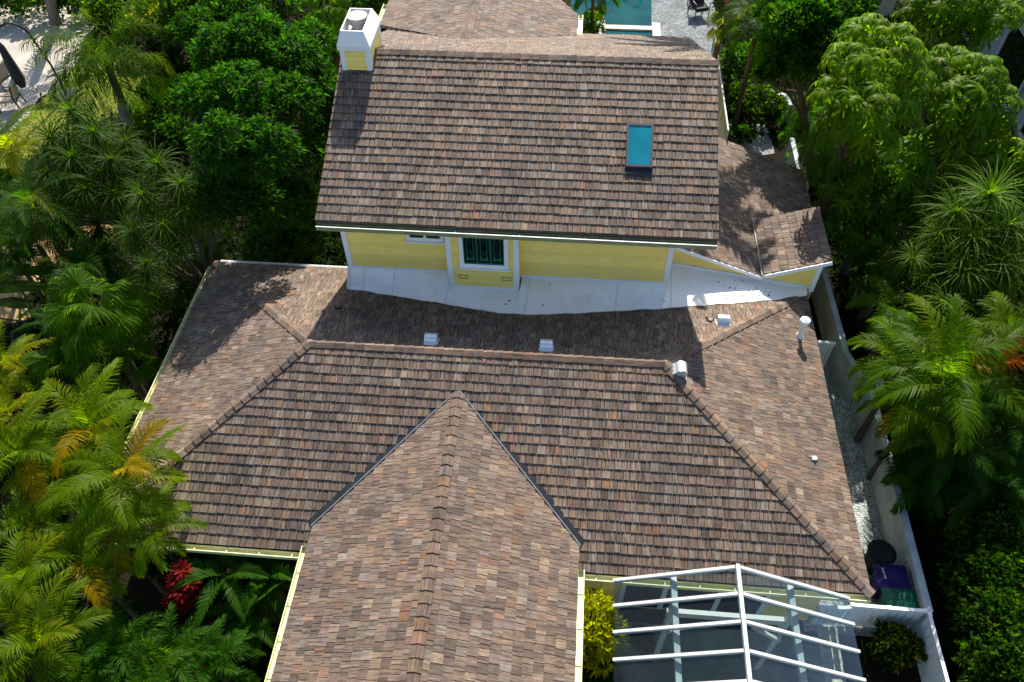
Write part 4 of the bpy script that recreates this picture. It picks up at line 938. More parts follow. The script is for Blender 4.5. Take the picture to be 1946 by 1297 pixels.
def palm(u, v, z, rpx, label, kind='areca', nf=16, name='feather_palm', stems=1, group=None, tint=(1, 1, 1), tipc=None, yellow=.1, old=.04, droop=(1.1, 2.1), el=(.0, 1.45), ll=.25, hang=.6, nl=42, vee=.30, plume=0., lw=None, tw=.5, base=None, bark=BARK, spread=.25, extra=()):
    P = at(u, v, z); R = rpx * mpp(P)
    bx, by = (P[0], P[1]) if base is None else base
    o = root(name, label, 'palm', bx, by, group); off = np.array((P[0] - bx, P[1] - by, 0))
    mb = MB(); tipc = tipc or tint; L = R * 1.28
    tm_ = MB()
    for sidx in range(stems):
        so = np.array((0, 0, 0.)) if stems == 1 else np.array((RNG.normal(0, R * spread), RNG.normal(0, R * spread), RNG.uniform(-.45, .2) * R * .6))
        top = off + so + (0, 0, z)
        b_ = (so * .45) * (1, 1, 0); pts = [b_ + (top - b_) * t for t in np.linspace(0, 1, 5)]
        rr_ = max(.035, min(.12, R * .05)) if stems > 1 else max(.06, R * .055)
        tm_.tube(pts, [rr_ * 1.35, rr_ * 1.1, rr_, rr_, rr_ * .9], 8)
        n = nf if stems == 1 else max(5, nf // stems + 2); a0 = RNG.uniform(0, 6.28)
        for i in range(n):
            f_ = i / n; e = el[1] - (el[1] - el[0]) * f_ ** .9 + RNG.normal(0, .10)
            tt = np.array(tint, float) * RNG.uniform(.85, 1.15); tp = np.array(tipc, float)
            r_ = RNG.random()
            if r_ < old: tt = tt * OLD; tp = tt
            elif r_ < old + yellow: tp = np.array(tint) * YEL; tt = tt * (1.35, 1.15, .9)
            frond(mb, top, a0 + i * 2.39996 + RNG.normal(0, .12), e, L * RNG.uniform(.82, 1.08) * (.8 + .2 * math.sin(math.pi * min(1, f_ + .25))), RNG.uniform(*droop), nl, L * ll, lw or L * .0095, tt, tp, hang, vee, plume, RNG.normal(0, tw))
    for (a_, e_, l_, t_) in extra: frond(mb, off + (0, 0, z), a_, e_, l_, 1.0, nl, L * ll * .8, L * .008, t_, t_, hang)
    tm_.build('trunk', bark, o, True); mb.build('crown', LEAF[kind], o)
    return o
def fanpalm(u, v, z, rpx, label, nf=14, group=None, tint=(1, 1, 1), tipc=(1.6, 1.3, .9), el=(-.3, 1.2), kind='fan'):
    P = at(u, v, z); R = rpx * mpp(P); o = root('fan_palm', label, 'palm', P[0], P[1], group); mb = MB()
    trunk(o, (0, 0, 0), (0, 0, z), .13, .10, BARK)
    for i in range(nf):
        e = el[1] - (el[1] - el[0]) * (i / nf) + RNG.normal(0, .12)
        fan(mb, (0, 0, z), i * 2.39996 + RNG.normal(0, .2), e, R * RNG.uniform(.42, .66), R * RNG.uniform(.42, .60), 28, 2.0, np.array(tint) * RNG.uniform(.8, 1.2), np.array(tipc))
    mb.build('crown', LEAF[kind], o); return o
def spiky(heads, label, name='screw_pine', kind='spiky', w=.016, n=84, group=None, tint=(1, 1, 1), Lk=1.18, droop=1.0):
    """heads: (u, v, z, radius px); one branching tree with a head of sword leaves on every limb"""
    P = [at(h[0], h[1], h[2]) for h in heads]; g = np.mean(P, 0); gx, gy = g[0], g[1] + .5
    o = root(name, label, 'tree', gx, gy, group); mb = MB()
    zt_ = min(p[2] for p in P) * .5
    loc = [p - np.array((gx, gy, 0)) for p in P]
    tm_ = MB(); tm_.tube([(0, 0, 0), (.05, 0, zt_ * .6), (0, .05, zt_)], [.18, .13, .11], 8)
    for p, h in zip(loc, heads):
        tm_.tube([(0, .03, zt_ * .85), p * (.55, .55, .5) + (0, 0, zt_ * .45), p], [.085, .06, .05], 6)
        R = h[3] * mpp(P[0]); rosette(mb, p, n, R * Lk, w * (R / .8) ** .5, np.array(tint) * RNG.uniform(.85, 1.2) * (h[4] if len(h) > 4 else 1), droop=droop)
        rosette(mb, p - (0, 0, R * .22), n // 2, R * Lk * .95, w * (R / .8) ** .5, np.array(tint) * .9, -1.0, .25, droop)
        for _ in range(2):
            j = np.array((RNG.normal(0, R * .5), RNG.normal(0, R * .5), -R * RNG.uniform(.25, .7))); rosette(mb, p + j, n // 2, R * Lk * RNG.uniform(.6, .85), w * (R / .8) ** .5, np.array(tint) * RNG.uniform(.7, 1.1), -.4, 1.3, droop * 1.2)
    tm_.build('trunk', BARK, o, True); mb.build('crown', LEAF[kind], o); return o
def lumpsof(L):
    out = []
    for l in L:
        p = at(l[0], l[1], l[2]); out.append((p, l[3] * mpp(p), l[4] if len(l) > 4 else .85))
    return out
def tree(L, label, n, size, kind='dark', name='leafy_tree', asp=.35, group=None, cat='tree', trunk_r=.16, base=None, **kw):
    lm = lumpsof(L); g = np.mean([l[0] for l in lm], 0) if base is None else np.array((*base, 0.)); o = root(name, label, cat, g[0], g[1], group); mb = MB()
    ll_ = [(l[0] - np.array((g[0], g[1], 0)), l[1], l[2]) for l in lm]
    leafcloud(mb, ll_, n, size, asp, **kw)
    top = max(l[0][2] for l in ll_) * .75
    ct_ = np.mean([l[0] for l in ll_], 0); trunk(o, (0, 0, 0), (ct_[0], ct_[1], top), trunk_r, trunk_r * .5, BARK, [l[0] - (0, 0, l[1] * .3) for l in ll_[:9]], 'trunk' if cat == 'tree' else 'stem')
    mb.build('crown' if cat == 'tree' else 'foliage', LEAF[kind], o); return o
def umbrella(L, label, per=26, R=.46, group=None, tint=(1, 1, 1)):
    lm = lumpsof(L); g = np.mean([l[0] for l in lm], 0); o = root('umbrella_tree', label, 'tree', g[0], g[1], group); mb = MB()
    for (c, r, sq) in lm:
        c = c - np.array((g[0], g[1], 0)); n = max(6, int(.62 * per * (r / .9) ** 2))
        for i in range(n):
            zz = 1 - 1.35 * (i + .5) / n; a = i * 2.39996 + random.random() * .5; q = math.sqrt(max(0, 1 - zz * zz)); d = np.array((q * math.cos(a), q * math.sin(a), zz))
            t = np.array(tint) * RNG.uniform(.75, 1.25) * (np.array((1.35, 1.2, 1)) if random.random() < .12 else 1)
            umbrella_rosette(mb, c + d * r * (1, 1, sq) * RNG.uniform(.85, 1.08), R * RNG.uniform(.8, 1.15), t, d * .55 + np.array((0, 0, .8)))
    top = max(l[0][2] for l in lm) - .6
    trunk(o, (0, 0, 0), (0, 0, top), .17, .08, BARK, [l[0] - np.array((g[0], g[1], l[1] * .2)) for l in lm])
    mb.build('crown', LEAF['umbrella'], o); return o
def bush(L, label, n, size, kind='hedge', name='shrub', asp=.45, **kw):
    return tree(L, label, n, size, kind, name, asp, kw.pop('group', None), 'shrub', .05, **kw)

# --- left garden
palm(205, 128, 2.9, 138, 'plume-leaved palm with bottle-shaped trunk in front of the pale patio', 'queen', 17, 'queen_palm', yellow=.35, old=0, droop=(1.6, 2.5), el=(.15, 1.35), ll=.27, hang=1.1, nl=50, vee=.0, plume=.3, lw=.017, base=(-8.03, 19.5), bark=BARK)
m = MB(); m.tube([(0, 0, 0), (0, 0, .5), (0, 0, 1.1), (0, 0, 1.5)], [.30, .34, .26, .12], 12); qp = bpy.data.objects['queen_palm']; m.build('trunk_base', PALEBARK, qp, True)
G1 = 'sword-leaved trees on the left'
spiky([(135, 210, 5.2, 66, 1.15), (95, 262, 4.8, 58), (180, 252, 5.0, 58), (138, 300, 4.6, 60), (212, 305, 4.6, 56), (92, 330, 4.2, 52), (240, 270, 4.5, 48), (165, 362, 4.0, 58), (222, 372, 3.9, 55), (110, 405, 3.6, 50)], 'tall sword-leaved tree with many dark green heads beside the plume palm', group=G1)
spiky([(300, 312, 6.2, 58), (345, 350, 6.0, 54), (272, 372, 5.8, 52), (360, 402, 5.4, 56, .85), (312, 430, 5.2, 58), (252, 440, 5.0, 52), (388, 360, 5.6, 44, .85), (340, 480, 3.0, 54, .75), (280, 500, 2.8, 50, .8)], 'lower sword-leaved tree between the tall one and the roof corner', group=G1)
spiky([(350, 545, 1.9, 46, .7), (300, 560, 1.7, 44, .7), (395, 470, 2.4, 48, .6), (240, 540, 2.0, 46, .8), (190, 470, 2.2, 48, .8)], 'small dark sword-leaved plant nearest the left gutter', group=G1)
tree([(430, 105, 6.3, 62), (495, 85, 6.6, 66), (560, 120, 6.4, 62), (608, 180, 5.6, 42), (540, 200, 6.0, 66), (450, 180, 7.0, 64), (392, 190, 6.6, 52), (500, 285, 6.4, 66), (575, 290, 4.8, 46), (430, 275, 6.8, 60), (545, 385, 3.6, 56), (475, 390, 4.6, 56), (420, 365, 5.4, 50), (590, 80, 5.0, 42), (380, 60, 4.5, 46), (440, 30, 4.5, 50), (520, 470, 2.0, 50), (580, 440, 2.2, 46)],
     'big dense dark green tree between the sword-leaved trees and the upper roof', 7600, .24, 'dark', asp=.28, spray=5, upb=.25, hang=.25, tint2=(1.9, 1.6, 1.0), p2=.12)
palm(66, 398, 3.8, 112, 'dark feather palm arching over the sandy path at the left edge', 'palm', 22, yellow=.05, droop=(1.4, 2.1), ll=.17, hang=.25, nl=40, lw=.0095)
palm(20, 290, 3.0, 80, 'yellowish feather palm half cut by the left edge of the photo', 'areca', 15, tint=(1.1, 1.0, .9), yellow=.4)
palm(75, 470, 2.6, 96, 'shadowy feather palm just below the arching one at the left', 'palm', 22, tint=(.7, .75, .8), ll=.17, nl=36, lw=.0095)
palm(10, 350, 2.2, 60, 'small ragged palm between the patio and the sandy path', 'palm', 12, tint=(.9, .9, .8))
fanpalm(190, 600, 3.6, 112, 'bright fan palm with ribbed round leaves beside the left gutter', 22)
fanpalm(150, 700, 2.6, 100, 'lower fan palm below the bright one, closer to the camera', 17, tint=(.85, .9, .9))
fanpalm(235, 690, 2.2, 70, 'small fan palm between the two larger ones and the gutter', 9, tint=(.8, .9, .9))
def banana(pts, label):
    g = at(pts[0][0], pts[0][1], 0); o = root('banana_plant', label, 'plant', g[0], g[1]); mb = MB(); st_ = MB()
    for (u, v, z, az, L, w, t) in pts:
        c = at(u, v, z) - g; a = R_(az); K = 7; s = np.linspace(-.5, .5, K); d = np.array((math.cos(a), math.sin(a), 0)); sd = np.array((-math.sin(a), math.cos(a), 0))
        mid = np.array([c + d * (x * L) + (0, 0, .25 * L * (.25 - (x - .0) ** 2) * 1.6 - .12 * L * (x + .5)) for x in s]); wd = w * np.array((.25, .8, 1, 1, .92, .65, .08))
        for sg_ in (-1, 1):
            outer = mid + (sd * sg_)[None] * wd[:, None] + np.array((0, 0, 1))[None] * (wd * -.22)[:, None]
            for k in range(K - 1): mb.face([mid[k], mid[k + 1], outer[k + 1], outer[k]][::sg_], tuple(np.array((1, 1, 1)) * t * random.uniform(.88, 1.12)))
        st_.tube([(0, 0, 0), tuple(mid[0] * .5 + np.array((0, 0, .2))), tuple(mid[0])], [.06, .035, .02], 6)
    st_.build('stem', LEAF['banana'], o); mb.build('foliage', LEAF['banana'], o)
banana([(40, 545, 2.4, 15, 1.7, .26, 1.2), (15, 520, 2.6, 60, 1.5, .24, 1.3), (60, 515, 2.2, 10, 1.5, .22, 1.1), (20, 575, 2.2, 170, 1.4, .22, .9)], 'banana plant with broad pale leaves at the left edge above the picket fence')
banana([(48, 685, 2.2, 50, 1.5, .30, .8), (80, 680, 2.0, 30, 1.3, .20, .7), (30, 660, 2.4, 100, 1.3, .2, .9)], 'single broad-leaved banana plant below the picket fence')
AG = 'yellow green cane palms in the lower left corner'
palm(12, 700, 3.0, 80, 'golden cane palm at the left edge beside the banana leaf', 'areca', 11, tint=(1.25, 1.0, .8), yellow=0.30, group=AG)
palm(20, 790, 3.0, 74, 'golden cane palm at the left edge below the banana leaf', 'areca', 10, tint=(1.3, 1.0, .8), yellow=0.30, group=AG)
palm(45, 870, 4.2, 118, 'tall cane palm with upright bright fronds at the left edge', 'areca', 14, el=(.2, 1.5), droop=(.8, 1.6), group=AG)
palm(175, 815, 3.8, 108, 'bright cane palm closest to the left gutter, standing above the others', 'areca', 14, el=(.1, 1.45), droop=(.9, 1.7), group=AG, yellow=0.09)
palm(235, 905, 4.4, 118, 'cane palm whose yellow tipped fronds reach over the roof corner', 'areca', 14, el=(.0, 1.2), droop=(.7, 1.6), yellow=0.21, group=AG)
palm(120, 905, 3.4, 96, 'cane palm with a brown dead frond, left of the roof corner', 'areca', 12, yellow=0.18, old=.15, group=AG)
palm(205, 1000, 3.8, 100, 'cane palm below the roof corner, left of the red plant', 'areca', 12, yellow=0.18, old=.08, group=AG, el=(.0, 1.2))
palm(290, 1010, 3.7, 84, 'cane palm whose fronds hide the left end of the front gutter', 'areca', 12, yellow=.2, group=AG, el=(-.1, 1.1))
palm(60, 1000, 3.6, 90, 'cane palm with broad arched fronds at the left edge, mid height', 'areca', 11, group=AG)
palm(150, 1060, 3.6, 112, 'cane palm with one long frond hanging toward the camera', 'areca', 12, yellow=0.15, group=AG, el=(-.1, 1.2))
palm(50, 1110, 3.6, 110, 'yellowish drooping cane palm at the left edge near the bottom', 'areca', 14, tint=(1.1, 1.0, .9), yellow=0.24, group=AG)
palm(80, 1225, 3.6, 118, 'cane palm in the very bottom left corner', 'areca', 15, yellow=0.21, group=AG)
CY = 'cycad-like palms by the wing gutter'
palm(430, 1092, 2.4, 88, 'dark stiff-leaved palm right of the red cordyline, touching the eave', 'palm', 14, 'cycad_palm', tint=(.9, 1.0, .9), yellow=.1, droop=(.9, 1.5), ll=.21, nl=42, lw=.018, hang=.12, vee=.45, group=CY, el=(-.1, .9))
palm(512, 1090, 2.2, 80, 'dark stiff-leaved palm next to the wing gutter', 'palm', 13, el=(-.1, .9), name='cycad_palm', tint=(.9, 1.0, .9), droop=(.9, 1.5), ll=.21, nl=42, lw=.018, hang=.12, vee=.45, group=CY)
palm(485, 1175, 1.7, 84, 'low stiff-leaved palm in front of the other two by the gutter', 'palm', 13, 'cycad_palm', tint=(.8, .95, .85), droop=(1.0, 1.6), ll=.2, nl=40, lw=.016, hang=.15, vee=.4, group=CY)
bush([(300, 1048, 1.6, 34), (360, 1050, 1.7, 34), (420, 1052, 1.7, 34), (480, 1054, 1.7, 34), (540, 1056, 1.7, 30), (250, 1046, 1.6, 30)], 'very dark shrubs added to deepen the shade under the front left eave', 1500, .2, 'cover', tint=(1, 1, 1))  # added shrubs: near-black leaves stand in for deep shade along the wall
def cordyline(u, v, label, heads, tint=(1, 1, 1), kind='red'):
    g = at(u, v, 0); o = root('cordyline', label, 'plant', g[0], g[1]); mb = MB(); st_ = MB()
    for (du, dv, z, r) in heads:
        c = at(u + du, v + dv, z) - g; R = r * mpp(g + c); st_.tube([(0, 0, 0), tuple(c * .5), tuple(c)], [.03, .025, .02], 6)
        n = 40; i = np.arange(n); az = i * 2.39996 + random.random() * 6; el = 1.35 - 1.9 * i / n; ln = R * RNG.uniform(.8, 1.1, n); K = 5; s = np.linspace(0, 1, K); pts = np.zeros((n, K, 3)); pts[:, 0] = c
        for k in range(1, K):
            e = el - .9 * s[k]; pts[:, k] = pts[:, k - 1] + np.stack([np.cos(az) * np.cos(e), np.sin(az) * np.cos(e), np.sin(e)], -1) * (ln / (K - 1))[:, None]
        sd = np.stack([-np.sin(az), np.cos(az), 0 * az], -1); W = sd[:, None] * (np.array((.35, .8, 1, .8, .05)) * R * .12)[None, :, None]
        t = np.array(tint) * RNG.uniform(.6, 1.3, (n, 1)); mb.strips(pts, W, np.repeat(t[:, None], K - 1, 1))
    st_.build('stem', BARK, o); mb.build('foliage', LEAF[kind], o)
cordyline(345, 1135, 'bright red cordyline under the front eave left of the wing', [(2, -50, 2.7, 27), (-12, -30, 2.6, 24), (16, -28, 2.6, 24), (-4, -8, 2.5, 26), (22, -4, 2.3, 20), (-22, 8, 2.2, 20), (6, 14, 2.2, 20)])
cordyline(402, 1200, 'tiny pink cordyline in the shade between the dark palms', [(0, -8, .9, 16), (-14, 6, .6, 14)], (1.1, .5, 1.6))
FG = 'fine-leaved green palms along the bottom edge'
for (u, v, z, r, lb, t) in ((330, 1255, 2.3, 92, 'fine-leaved palm at the bottom edge below the dead orange frond', (.85, 1, 1)), (235, 1235, 2.6, 92, 'fine-leaved palm at the bottom edge, left one of the row', (.8, .95, 1)), (405, 1268, 2.2, 92, 'fine-leaved palm at the bottom edge beside the wing gutter', (.9, 1, .9)), (290, 1300, 2.5, 90, 'fine-leaved palm cut by the bottom edge, centre of the row', (.8, .9, .9)), (190, 1290, 2.4, 90, 'fine-leaved palm cut by the bottom edge next to the cane palms', (.9, 1, .8))):
    palm(u, v, z, r, lb, 'palm', 24, 'fine_palm', tint=t, droop=(1.0, 2.0), ll=.20, nl=40, lw=.011, hang=.5, plume=.25, group=FG)
palm(165, 520, 2.4, 84, 'dim feather palm between the bright fan palm and the sandy path', 'palm', 20, tint=(.6, .7, .75), nl=44)
palm(130, 620, 2.6, 70, 'small dark palm tucked left of the bright fan palm', 'palm', 14, tint=(.6, .75, .75), nl=40)
spiky([(135, 440, 2.6, 50, .8), (185, 425, 2.8, 46, .8), (95, 425, 2.6, 44, .8)], 'small dark sword-leaved plant growing over the sandy path', group=G1)
palm(20, 475, 2.4, 84, 'dark feather palm at the left edge over the sandy path', 'palm', 18, tint=(.75, .85, .8), nl=44)
# --- behind the left garden
bush([(60, 2, .8, 36), (130, 4, .8, 34), (200, 20, .8, 34), (0, 2, .8, 40)], 'light green hedge along the far edge of the patio', 900, .30, 'hedge', 'hedge', tint=(2.0, 1.7, .8))
bush([(290, 232, 1.0, 36), (275, 250, .8, 26)], 'small rounded yellow green shrub right of the bottle-shaped trunk', 420, .16, 'hedge', tint=(2.6, 2.0, .8))
bush([(322, 205, 1.3, 36), (345, 180, 1.3, 34), (300, 180, 1.2, 32), (330, 250, 1.0, 32)], 'dark glossy shrub between the plume palm and the dense tree', 700, .20, 'dark', tint=(1.1, 1.0, 1.1))
bush([(275, 45, 1.2, 34), (300, 20, 1.2, 34), (255, 60, 1.0, 26)], 'shrub with salmon pink young leaves behind the plume palm', 500, .22, 'hedge', tint=(1.4, 1.3, .8), tint2=(7.0, 3.0, 6.0), p2=.35)
bush([(355, 25, 1.8, 42), (395, 10, 2.0, 40), (335, 60, 1.4, 36)], 'loose green shrub around the foot of the dark leaning trunk', 700, .26, 'hedge', tint=(1.6, 1.5, .9))
bush([(460, 0, 2.4, 46), (520, 12, 2.2, 44), (420, -10, 2.2, 40)], 'mixed grey green shrubs at the top edge behind the dense tree', 700, .28, 'hedge', tint=(1.2, 1.5, 1.4))
def bare_palm(u0, v0, z0, u1, v1, z1, r, label, mat, crown=True):
    a = at(u0, v0, z0); b = at(u1, v1, z1); o = root('tall_palm', label, 'palm', a[0], a[1]); b = b - (a[0], a[1], 0); trunk(o, (0, 0, 0), b, r * 1.25, r * .85, mat)
    mb = MB()
    for i in range(16): frond(mb, b, i * 2.39996, 1.3 - 1.3 * i / 16, 2.6, RNG.uniform(1.2, 2), 24, .5, .028)
    mb.build('crown', LEAF['palm'], o)
bare_palm(337, 92, 0, 296, -60, 4.2, .24, 'tall palm with a thick dark leaning trunk at the top edge', BARK)
bare_palm(546, 72, 0, 522, -70, 5.0, .17, 'tall palm with a smooth pale trunk behind the dense tree', PALEBARK)
bare_palm(106, 45, 0, 78, -70, 3.6, .22, 'tall palm with a grey trunk rising from the patio', PALEBARK)
fanpalm(622, 22, 3.4, 64, 'fan palm behind the chimney, taller of two', 12)
fanpalm(612, 70, 2.4, 50, 'fan palm behind the chimney, lower with a round pale leaf', 9, tint=(1.2, 1.1, 1))
bush([(700, 8, 2.0, 34), (735, -8, 2.4, 30), (655, 90, 1.6, 30)], 'dark shrub pressed against the back roof and chimney', 500, .24, 'dark', tint=(1.6, 1.4, 1))
# --- by the pool
palm(1128, -12, 2.4, 58, 'feather palm leaning over the pool water', 'palm', 13, yellow=.1, tint=(1.1, 1.1, .9))
bush([(1124, 44, .9, 22), (1118, 62, .6, 16), (1136, 62, .5, 13)], 'rounded light green shrub beside the pool coping', 420, .15, 'hedge', tint=(2.6, 2.0, .8))
bush([(1132, 28, .9, 13)], 'dark red ball shrub between the pool palm and the shrub', 160, .14, 'hedge', tint=(1.6, .4, .4))
palm(1060, -20, 3.2, 66, 'feather palm behind the far end of the back roof', 'palm', 14)
# --- right garden
bush([(1405, 118, 1.2, 34), (1392, 150, .8, 26), (1430, 110, 1.2, 28)], 'bright leaved shrub beside the screen fence', 500, .20, 'dark', tint=(1.7, 1.4, 1))
bush([(1410, 190, .8, 38), (1450, 195, .8, 36), (1430, 215, .7, 34), (1475, 210, .7, 26), (1395, 215, .6, 24)], 'low dark shrubbery in front of the curved garden wall', 900, .17, 'hedge', tint=(.8, .75, .7), tint2=(3, 2.1, .8), p2=.06)
bush([(1408, 256, .5, 14), (1395, 250, .4, 9), (1425, 262, .3, 8)], 'small green plant at the edge of the concrete pad', 150, .2, 'dark', tint=(1.6, 1.4, 1))
_b = at(1396, 108, 0); _o = root('tall_palm', 'slender pale trunked palm right of the pool deck', 'palm', _b[0], _b[1]); _c = np.array((14.4, 19.4, 10.6)) - (_b[0], _b[1], 0)
trunk(_o, (0, 0, 0), _c, .19, .11, PALEBARK); _m = MB()
for i in range(24): frond(_m, _c, i * 2.39996, 1.2 - 1.5 * i / 24, 3.1, RNG.uniform(1.0, 1.9), 44, .65, .034)
_m.build('crown', LEAF['palm'], _o)
fanpalm(1372, 45, 3.2, 44, 'small fan palm with yellowed leaves beside the pool deck', 9, tint=(1.6, 1.0, .8), tipc=(3.2, 1.4, .7))
palm(1440, 50, 4.8, 86, 'dark hanging feather palm right of the slender trunk', 'palm', 16, tint=(.75, .8, .7), droop=(1.8, 2.5), yellow=.05)
tree([(1500, 60, 6.4, 56), (1555, 40, 6.7, 60), (1515, 108, 5.6, 46), (1590, 80, 6.4, 50), (1478, 105, 5.6, 34), (1610, 20, 6.8, 54), (1555, 128, 5.2, 36), (1480, 15, 6.4, 44), (1450, 145, 5.0, 18), (1470, 135, 5.2, 22), (1625, 90, 6.6, 44)],
     'dark feathery tree at the top edge left of the umbrella trees', 3400, .26, 'dark', asp=.26, spray=6, tint=(1.2, 1.1, .9), tint2=(2.4, 1.9, 1), p2=.1, base=(19.9, 17.6))
DG = 'drooping palms over the stepped wall'
palm(1545, 225, 3.0, 72, 'drooping palm beside the curved garden wall', 'palm', 16, droop=(1.8, 2.6), tint=(.8, .95, .9), ll=.24, nl=36, lw=.0095, hang=.6, group=DG)
palm(1568, 300, 3.2, 80, 'drooping palm over the wall, level with the side roof edge', 'palm', 20, base=(19.6, 15.0), name='feather_palm', droop=(1.8, 2.6), tint=(.9, 1.0, .9), ll=.24, nl=36, lw=.0095, hang=.6, group=DG)
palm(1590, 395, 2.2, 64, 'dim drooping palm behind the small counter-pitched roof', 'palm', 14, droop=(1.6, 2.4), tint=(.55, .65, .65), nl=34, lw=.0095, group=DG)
UG = 'umbrella trees on the right'
umbrella([(1655, 70, 7.6, 46), (1700, 95, 7.4, 52), (1610, 115, 7.6, 40), (1650, 135, 7.2, 54), (1720, 145, 6.8, 46), (1590, 180, 7.0, 42), (1640, 205, 6.8, 56), (1700, 205, 6.2, 46), (1600, 240, 6.2, 46), (1660, 265, 5.6, 46)], 'largest umbrella tree with pale green drooping leaf rosettes, behind the side roof', 40, .45, UG)
umbrella([(1805, 130, 6.4, 50), (1860, 145, 6.4, 50), (1895, 195, 5.8, 40), (1830, 190, 6.0, 56), (1775, 175, 6.0, 40), (1880, 240, 5.0, 44), (1820, 250, 5.0, 46)], 'umbrella tree in front of the grey house windows', 40, .45, UG)
umbrella([(1790, 15, 6.6, 46), (1840, 5, 6.8, 48), (1885, 30, 6.6, 46), (1750, 30, 6.2, 42), (1840, 60, 6.0, 44), (1920, 15, 6.4, 36)], 'umbrella tree cut by the top edge near the grey house roof', 40, .45, UG)
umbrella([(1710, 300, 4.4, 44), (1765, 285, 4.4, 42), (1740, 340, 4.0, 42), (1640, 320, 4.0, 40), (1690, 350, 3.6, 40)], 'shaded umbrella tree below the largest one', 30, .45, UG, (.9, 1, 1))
umbrella([(1865, 300, 4.4, 38), (1915, 295, 4.4, 42), (1940, 330, 4.0, 40), (1830, 330, 4.0, 36)], 'bright umbrella tree at the right edge above the screw pine', 34, .43, UG, (1.1, 1.05, 1))
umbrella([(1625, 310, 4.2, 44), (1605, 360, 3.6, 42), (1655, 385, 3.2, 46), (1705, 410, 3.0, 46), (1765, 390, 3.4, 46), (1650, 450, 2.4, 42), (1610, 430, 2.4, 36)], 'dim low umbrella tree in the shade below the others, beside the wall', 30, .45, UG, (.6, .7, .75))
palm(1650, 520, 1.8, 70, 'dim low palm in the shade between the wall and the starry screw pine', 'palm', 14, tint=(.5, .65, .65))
PG = 'screw pines on the right'
spiky([(1880, 372, 5.0, 92, 1.3), (1815, 405, 4.6, 72, 1.2), (1915, 430, 4.5, 78, 1.1), (1845, 455, 4.3, 78), (1785, 450, 4.2, 60, 1.1), (1900, 500, 4.0, 76, .9), (1830, 520, 3.8, 70, .9)], 'large bright screw pine with long sword leaves at the right edge', n=110, w=.018, tint=(1.35, 1.3, 1), group=PG)
spiky([(1712, 478, 3.4, 52, 1.2), (1700, 528, 3.0, 34, 1.2)], 'slim screw pine with two small starry heads near the wall', n=36, group=PG)
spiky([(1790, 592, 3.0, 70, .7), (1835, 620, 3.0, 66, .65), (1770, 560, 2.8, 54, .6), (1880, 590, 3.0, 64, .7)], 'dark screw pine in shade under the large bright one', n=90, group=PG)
RG = 'cane palms along the right wall'
palm(1690, 405, 2.8, 58, 'cane palm with three short bright fronds below the umbrella trees', 'areca', 9, tint=(.75, .85, .9), group=RG, yellow=.05)
palm(1700, 590, 3.0, 84, 'cane palm with one sunlit frond over the wall near the gate', 'areca', 10, tint=(.6, .75, .85), group=RG, yellow=.1, el=(.0, 1.0), lw=.024)
palm(1825, 700, 4.2, 134, 'biggest cane palm with bright arched fronds and an orange dead one', 'areca', 20, group=RG, yellow=.04, old=.0, stems=3, tint=(.85, .95, .9), el=(.0, 1.35), extra=((.05, .5, 2.0, (5.0, .75, .9)), (.35, .7, 1.7, (4.0, .7, .9))))
palm(1715, 690, 3.6, 104, 'cane palm arching over the wall pillar onto the gravel path', 'areca', 14, group=RG, yellow=.15, tint=(.8, .9, .9), el=(-.1, 1.1), droop=(1.3, 2.1))
palm(1740, 775, 3.4, 104, 'cane palm with fronds spread over the wall below the pillar', 'areca', 14, group=RG, yellow=.12, tint=(.75, .85, .9), el=(-.1, 1.1), droop=(1.2, 2.0))
palm(1915, 640, 4.0, 96, 'cane palm at the right edge beside the orange frond', 'areca', 15, group=RG, yellow=.15, tint=(.9, .9, .9))
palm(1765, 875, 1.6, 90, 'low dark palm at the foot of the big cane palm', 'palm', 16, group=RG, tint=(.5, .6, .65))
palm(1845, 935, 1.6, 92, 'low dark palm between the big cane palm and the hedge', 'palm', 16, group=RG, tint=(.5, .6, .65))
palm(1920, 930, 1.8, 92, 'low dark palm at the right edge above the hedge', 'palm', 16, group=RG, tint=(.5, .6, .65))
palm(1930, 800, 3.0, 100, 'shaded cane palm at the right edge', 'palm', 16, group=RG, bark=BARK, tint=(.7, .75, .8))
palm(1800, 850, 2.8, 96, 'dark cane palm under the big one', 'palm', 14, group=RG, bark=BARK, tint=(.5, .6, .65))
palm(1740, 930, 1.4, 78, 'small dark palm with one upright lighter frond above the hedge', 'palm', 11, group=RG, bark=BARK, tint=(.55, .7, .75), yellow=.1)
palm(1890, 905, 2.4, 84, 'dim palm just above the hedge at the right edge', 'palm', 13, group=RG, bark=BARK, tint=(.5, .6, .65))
bush([(1850, 1035, 1.5, 52), (1900, 1005, 1.7, 60), (1950, 1010, 1.6, 50), (1845, 1110, 1.4, 50), (1890, 1090, 1.8, 52), (1945, 1085, 1.6, 60), (1858, 1180, 1.3, 46), (1905, 1175, 1.9, 58), (1955, 1160, 1.7, 54), (1868, 1255, 1.4, 48), (1925, 1255, 2.0, 62), (1975, 1300, 1.9, 60), (1880, 1310, 1.5, 46)],
     'large small-leaved hedge filling the bottom right corner', 6800, .14, 'hedge', 'hedge', .55, spray=4, tint=(.85, .95, 1), tint2=(3.2, 2.4, .8), p2=.12, var=.5, shell=.6)
bush([(1815, 1075, .8, 40), (1822, 1150, .7, 36), (1835, 1225, .6, 34), (1808, 1015, .9, 34)], 'low dark shrub along the foot of the big hedge', 1100, .15, 'cover', tint=(1.4, 1.5, 1.2), spray=4)
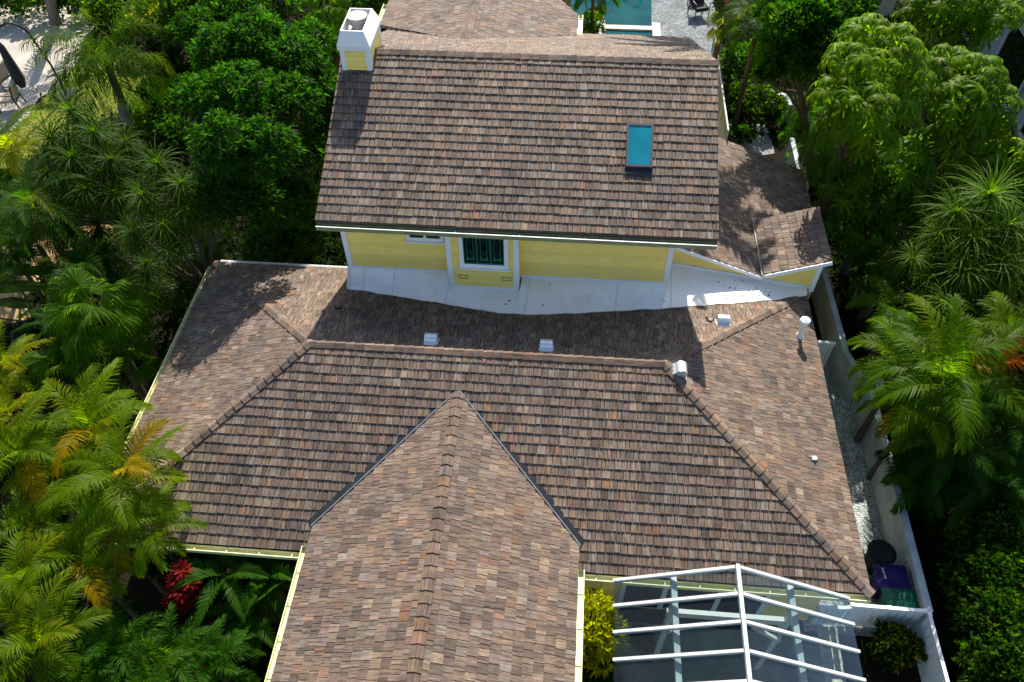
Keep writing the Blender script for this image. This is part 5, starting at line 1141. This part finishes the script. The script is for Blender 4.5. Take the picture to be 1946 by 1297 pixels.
bush([(1130, 1165, 2.7, 36), (1120, 1205, 2.6, 38), (1145, 1215, 2.5, 34), (1112, 1175, 2.4, 26), (1135, 1245, 2.2, 28), (1160, 1195, 2.3, 22)], 'bright yellow croton bush between the wing gutter and the glass canopy', 620, .20, 'yellow', 'croton_bush', .26, spray=6, var=.22, upb=.5)
bush([(1100, 1230, .7, 26), (1140, 1285, .7, 34), (1110, 1290, .5, 26)], 'dark low shrub under the yellow croton', 400, .2, 'hedge', tint=(.8, .9, .8))
bush([(1690, 1215, .6, 26), (1718, 1222, .6, 24), (1680, 1240, .45, 22), (1708, 1250, .45, 20), (1735, 1240, .5, 18)], 'low dark croton with red and yellow leaves behind the white fence', 420, .17, 'hedge', 'croton_bush', .4, tint=(.8, .7, .6), tint2=(9, 3.0, .8), p2=.16)
bush([(1215, 1212, .8, 16), (1228, 1222, .6, 12)], 'pink flowered pot plant under the glass canopy', 120, .16, 'hedge', 'pot_plant', .35, tint=(.5, .5, .5), tint2=(12, 2.2, 12), p2=.12)
# --- dark leaf cover between the plants, and the lawn grass
def inside(P, poly):
    r = np.zeros(len(P), bool); n = len(poly)
    for i in range(n):
        (x0, y0), (x1, y1) = poly[i], poly[(i + 1) % n]
        r ^= ((y0 > P[:, 1]) != (y1 > P[:, 1])) & (P[:, 0] < (x1 - x0) * (P[:, 1] - y0) / (y1 - y0 + 1e-12) + x0)
    return r
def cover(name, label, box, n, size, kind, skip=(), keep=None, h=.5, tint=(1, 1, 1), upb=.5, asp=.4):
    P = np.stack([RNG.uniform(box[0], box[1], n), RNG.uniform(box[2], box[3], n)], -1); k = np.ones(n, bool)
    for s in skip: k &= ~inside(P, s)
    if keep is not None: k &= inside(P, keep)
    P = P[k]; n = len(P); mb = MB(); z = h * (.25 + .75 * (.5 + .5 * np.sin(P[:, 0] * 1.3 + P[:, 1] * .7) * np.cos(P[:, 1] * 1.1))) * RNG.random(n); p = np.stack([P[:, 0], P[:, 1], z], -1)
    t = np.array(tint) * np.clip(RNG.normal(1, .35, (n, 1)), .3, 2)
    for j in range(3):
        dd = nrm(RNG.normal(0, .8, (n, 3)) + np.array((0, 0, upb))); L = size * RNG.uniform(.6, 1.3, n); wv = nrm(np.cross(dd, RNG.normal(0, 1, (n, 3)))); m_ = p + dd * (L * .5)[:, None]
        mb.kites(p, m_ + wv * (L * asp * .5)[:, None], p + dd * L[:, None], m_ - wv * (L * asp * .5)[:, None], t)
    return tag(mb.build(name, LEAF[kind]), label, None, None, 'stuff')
patio_ = px([(-120, 5), (140, 12), (182, 55), (150, 110), (120, 165), (75, 185), (45, 235), (0, 262), (-160, 270)]); sand_ = px([(-60, 480), (60, 440), (215, 425), (215, 455), (120, 485), (45, 570), (60, 605), (-80, 640)])
lawn_ = px([(150, 120), (240, 110), (300, 160), (280, 220), (200, 225), (60, 300), (20, 330), (-60, 290), (80, 190)])
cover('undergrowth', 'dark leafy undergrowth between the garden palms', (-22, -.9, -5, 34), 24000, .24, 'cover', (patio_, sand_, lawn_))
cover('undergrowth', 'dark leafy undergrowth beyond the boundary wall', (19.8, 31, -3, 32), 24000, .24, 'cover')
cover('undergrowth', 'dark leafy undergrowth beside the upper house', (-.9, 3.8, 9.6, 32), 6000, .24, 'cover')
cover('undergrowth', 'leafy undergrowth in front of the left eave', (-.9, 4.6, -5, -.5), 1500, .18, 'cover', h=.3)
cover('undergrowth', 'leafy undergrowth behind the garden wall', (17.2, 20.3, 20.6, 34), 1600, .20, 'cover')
cover('grass', 'short yellow green lawn grass by the patio', (-25, 0, 10, 32), 60000, .10, 'hedge', (), lawn_, .05, (2.6, 2.7, .6), 1.0, .25)

# garden beyond the pool, past the top of the photo
mb = MB(); lm_ = [((x, RNG.uniform(41, 47), RNG.uniform(1.5, 4.5)), RNG.uniform(2.2, 3.6), .9) for x in np.arange(-44, 60, 2.6)]
leafcloud(mb, lm_, 5200, .55, .4, (1, 1, 1), 4, .3)
tag(mb.build('woods', LEAF['dark']), 'dark wood far behind the pool', None, None, 'stuff')
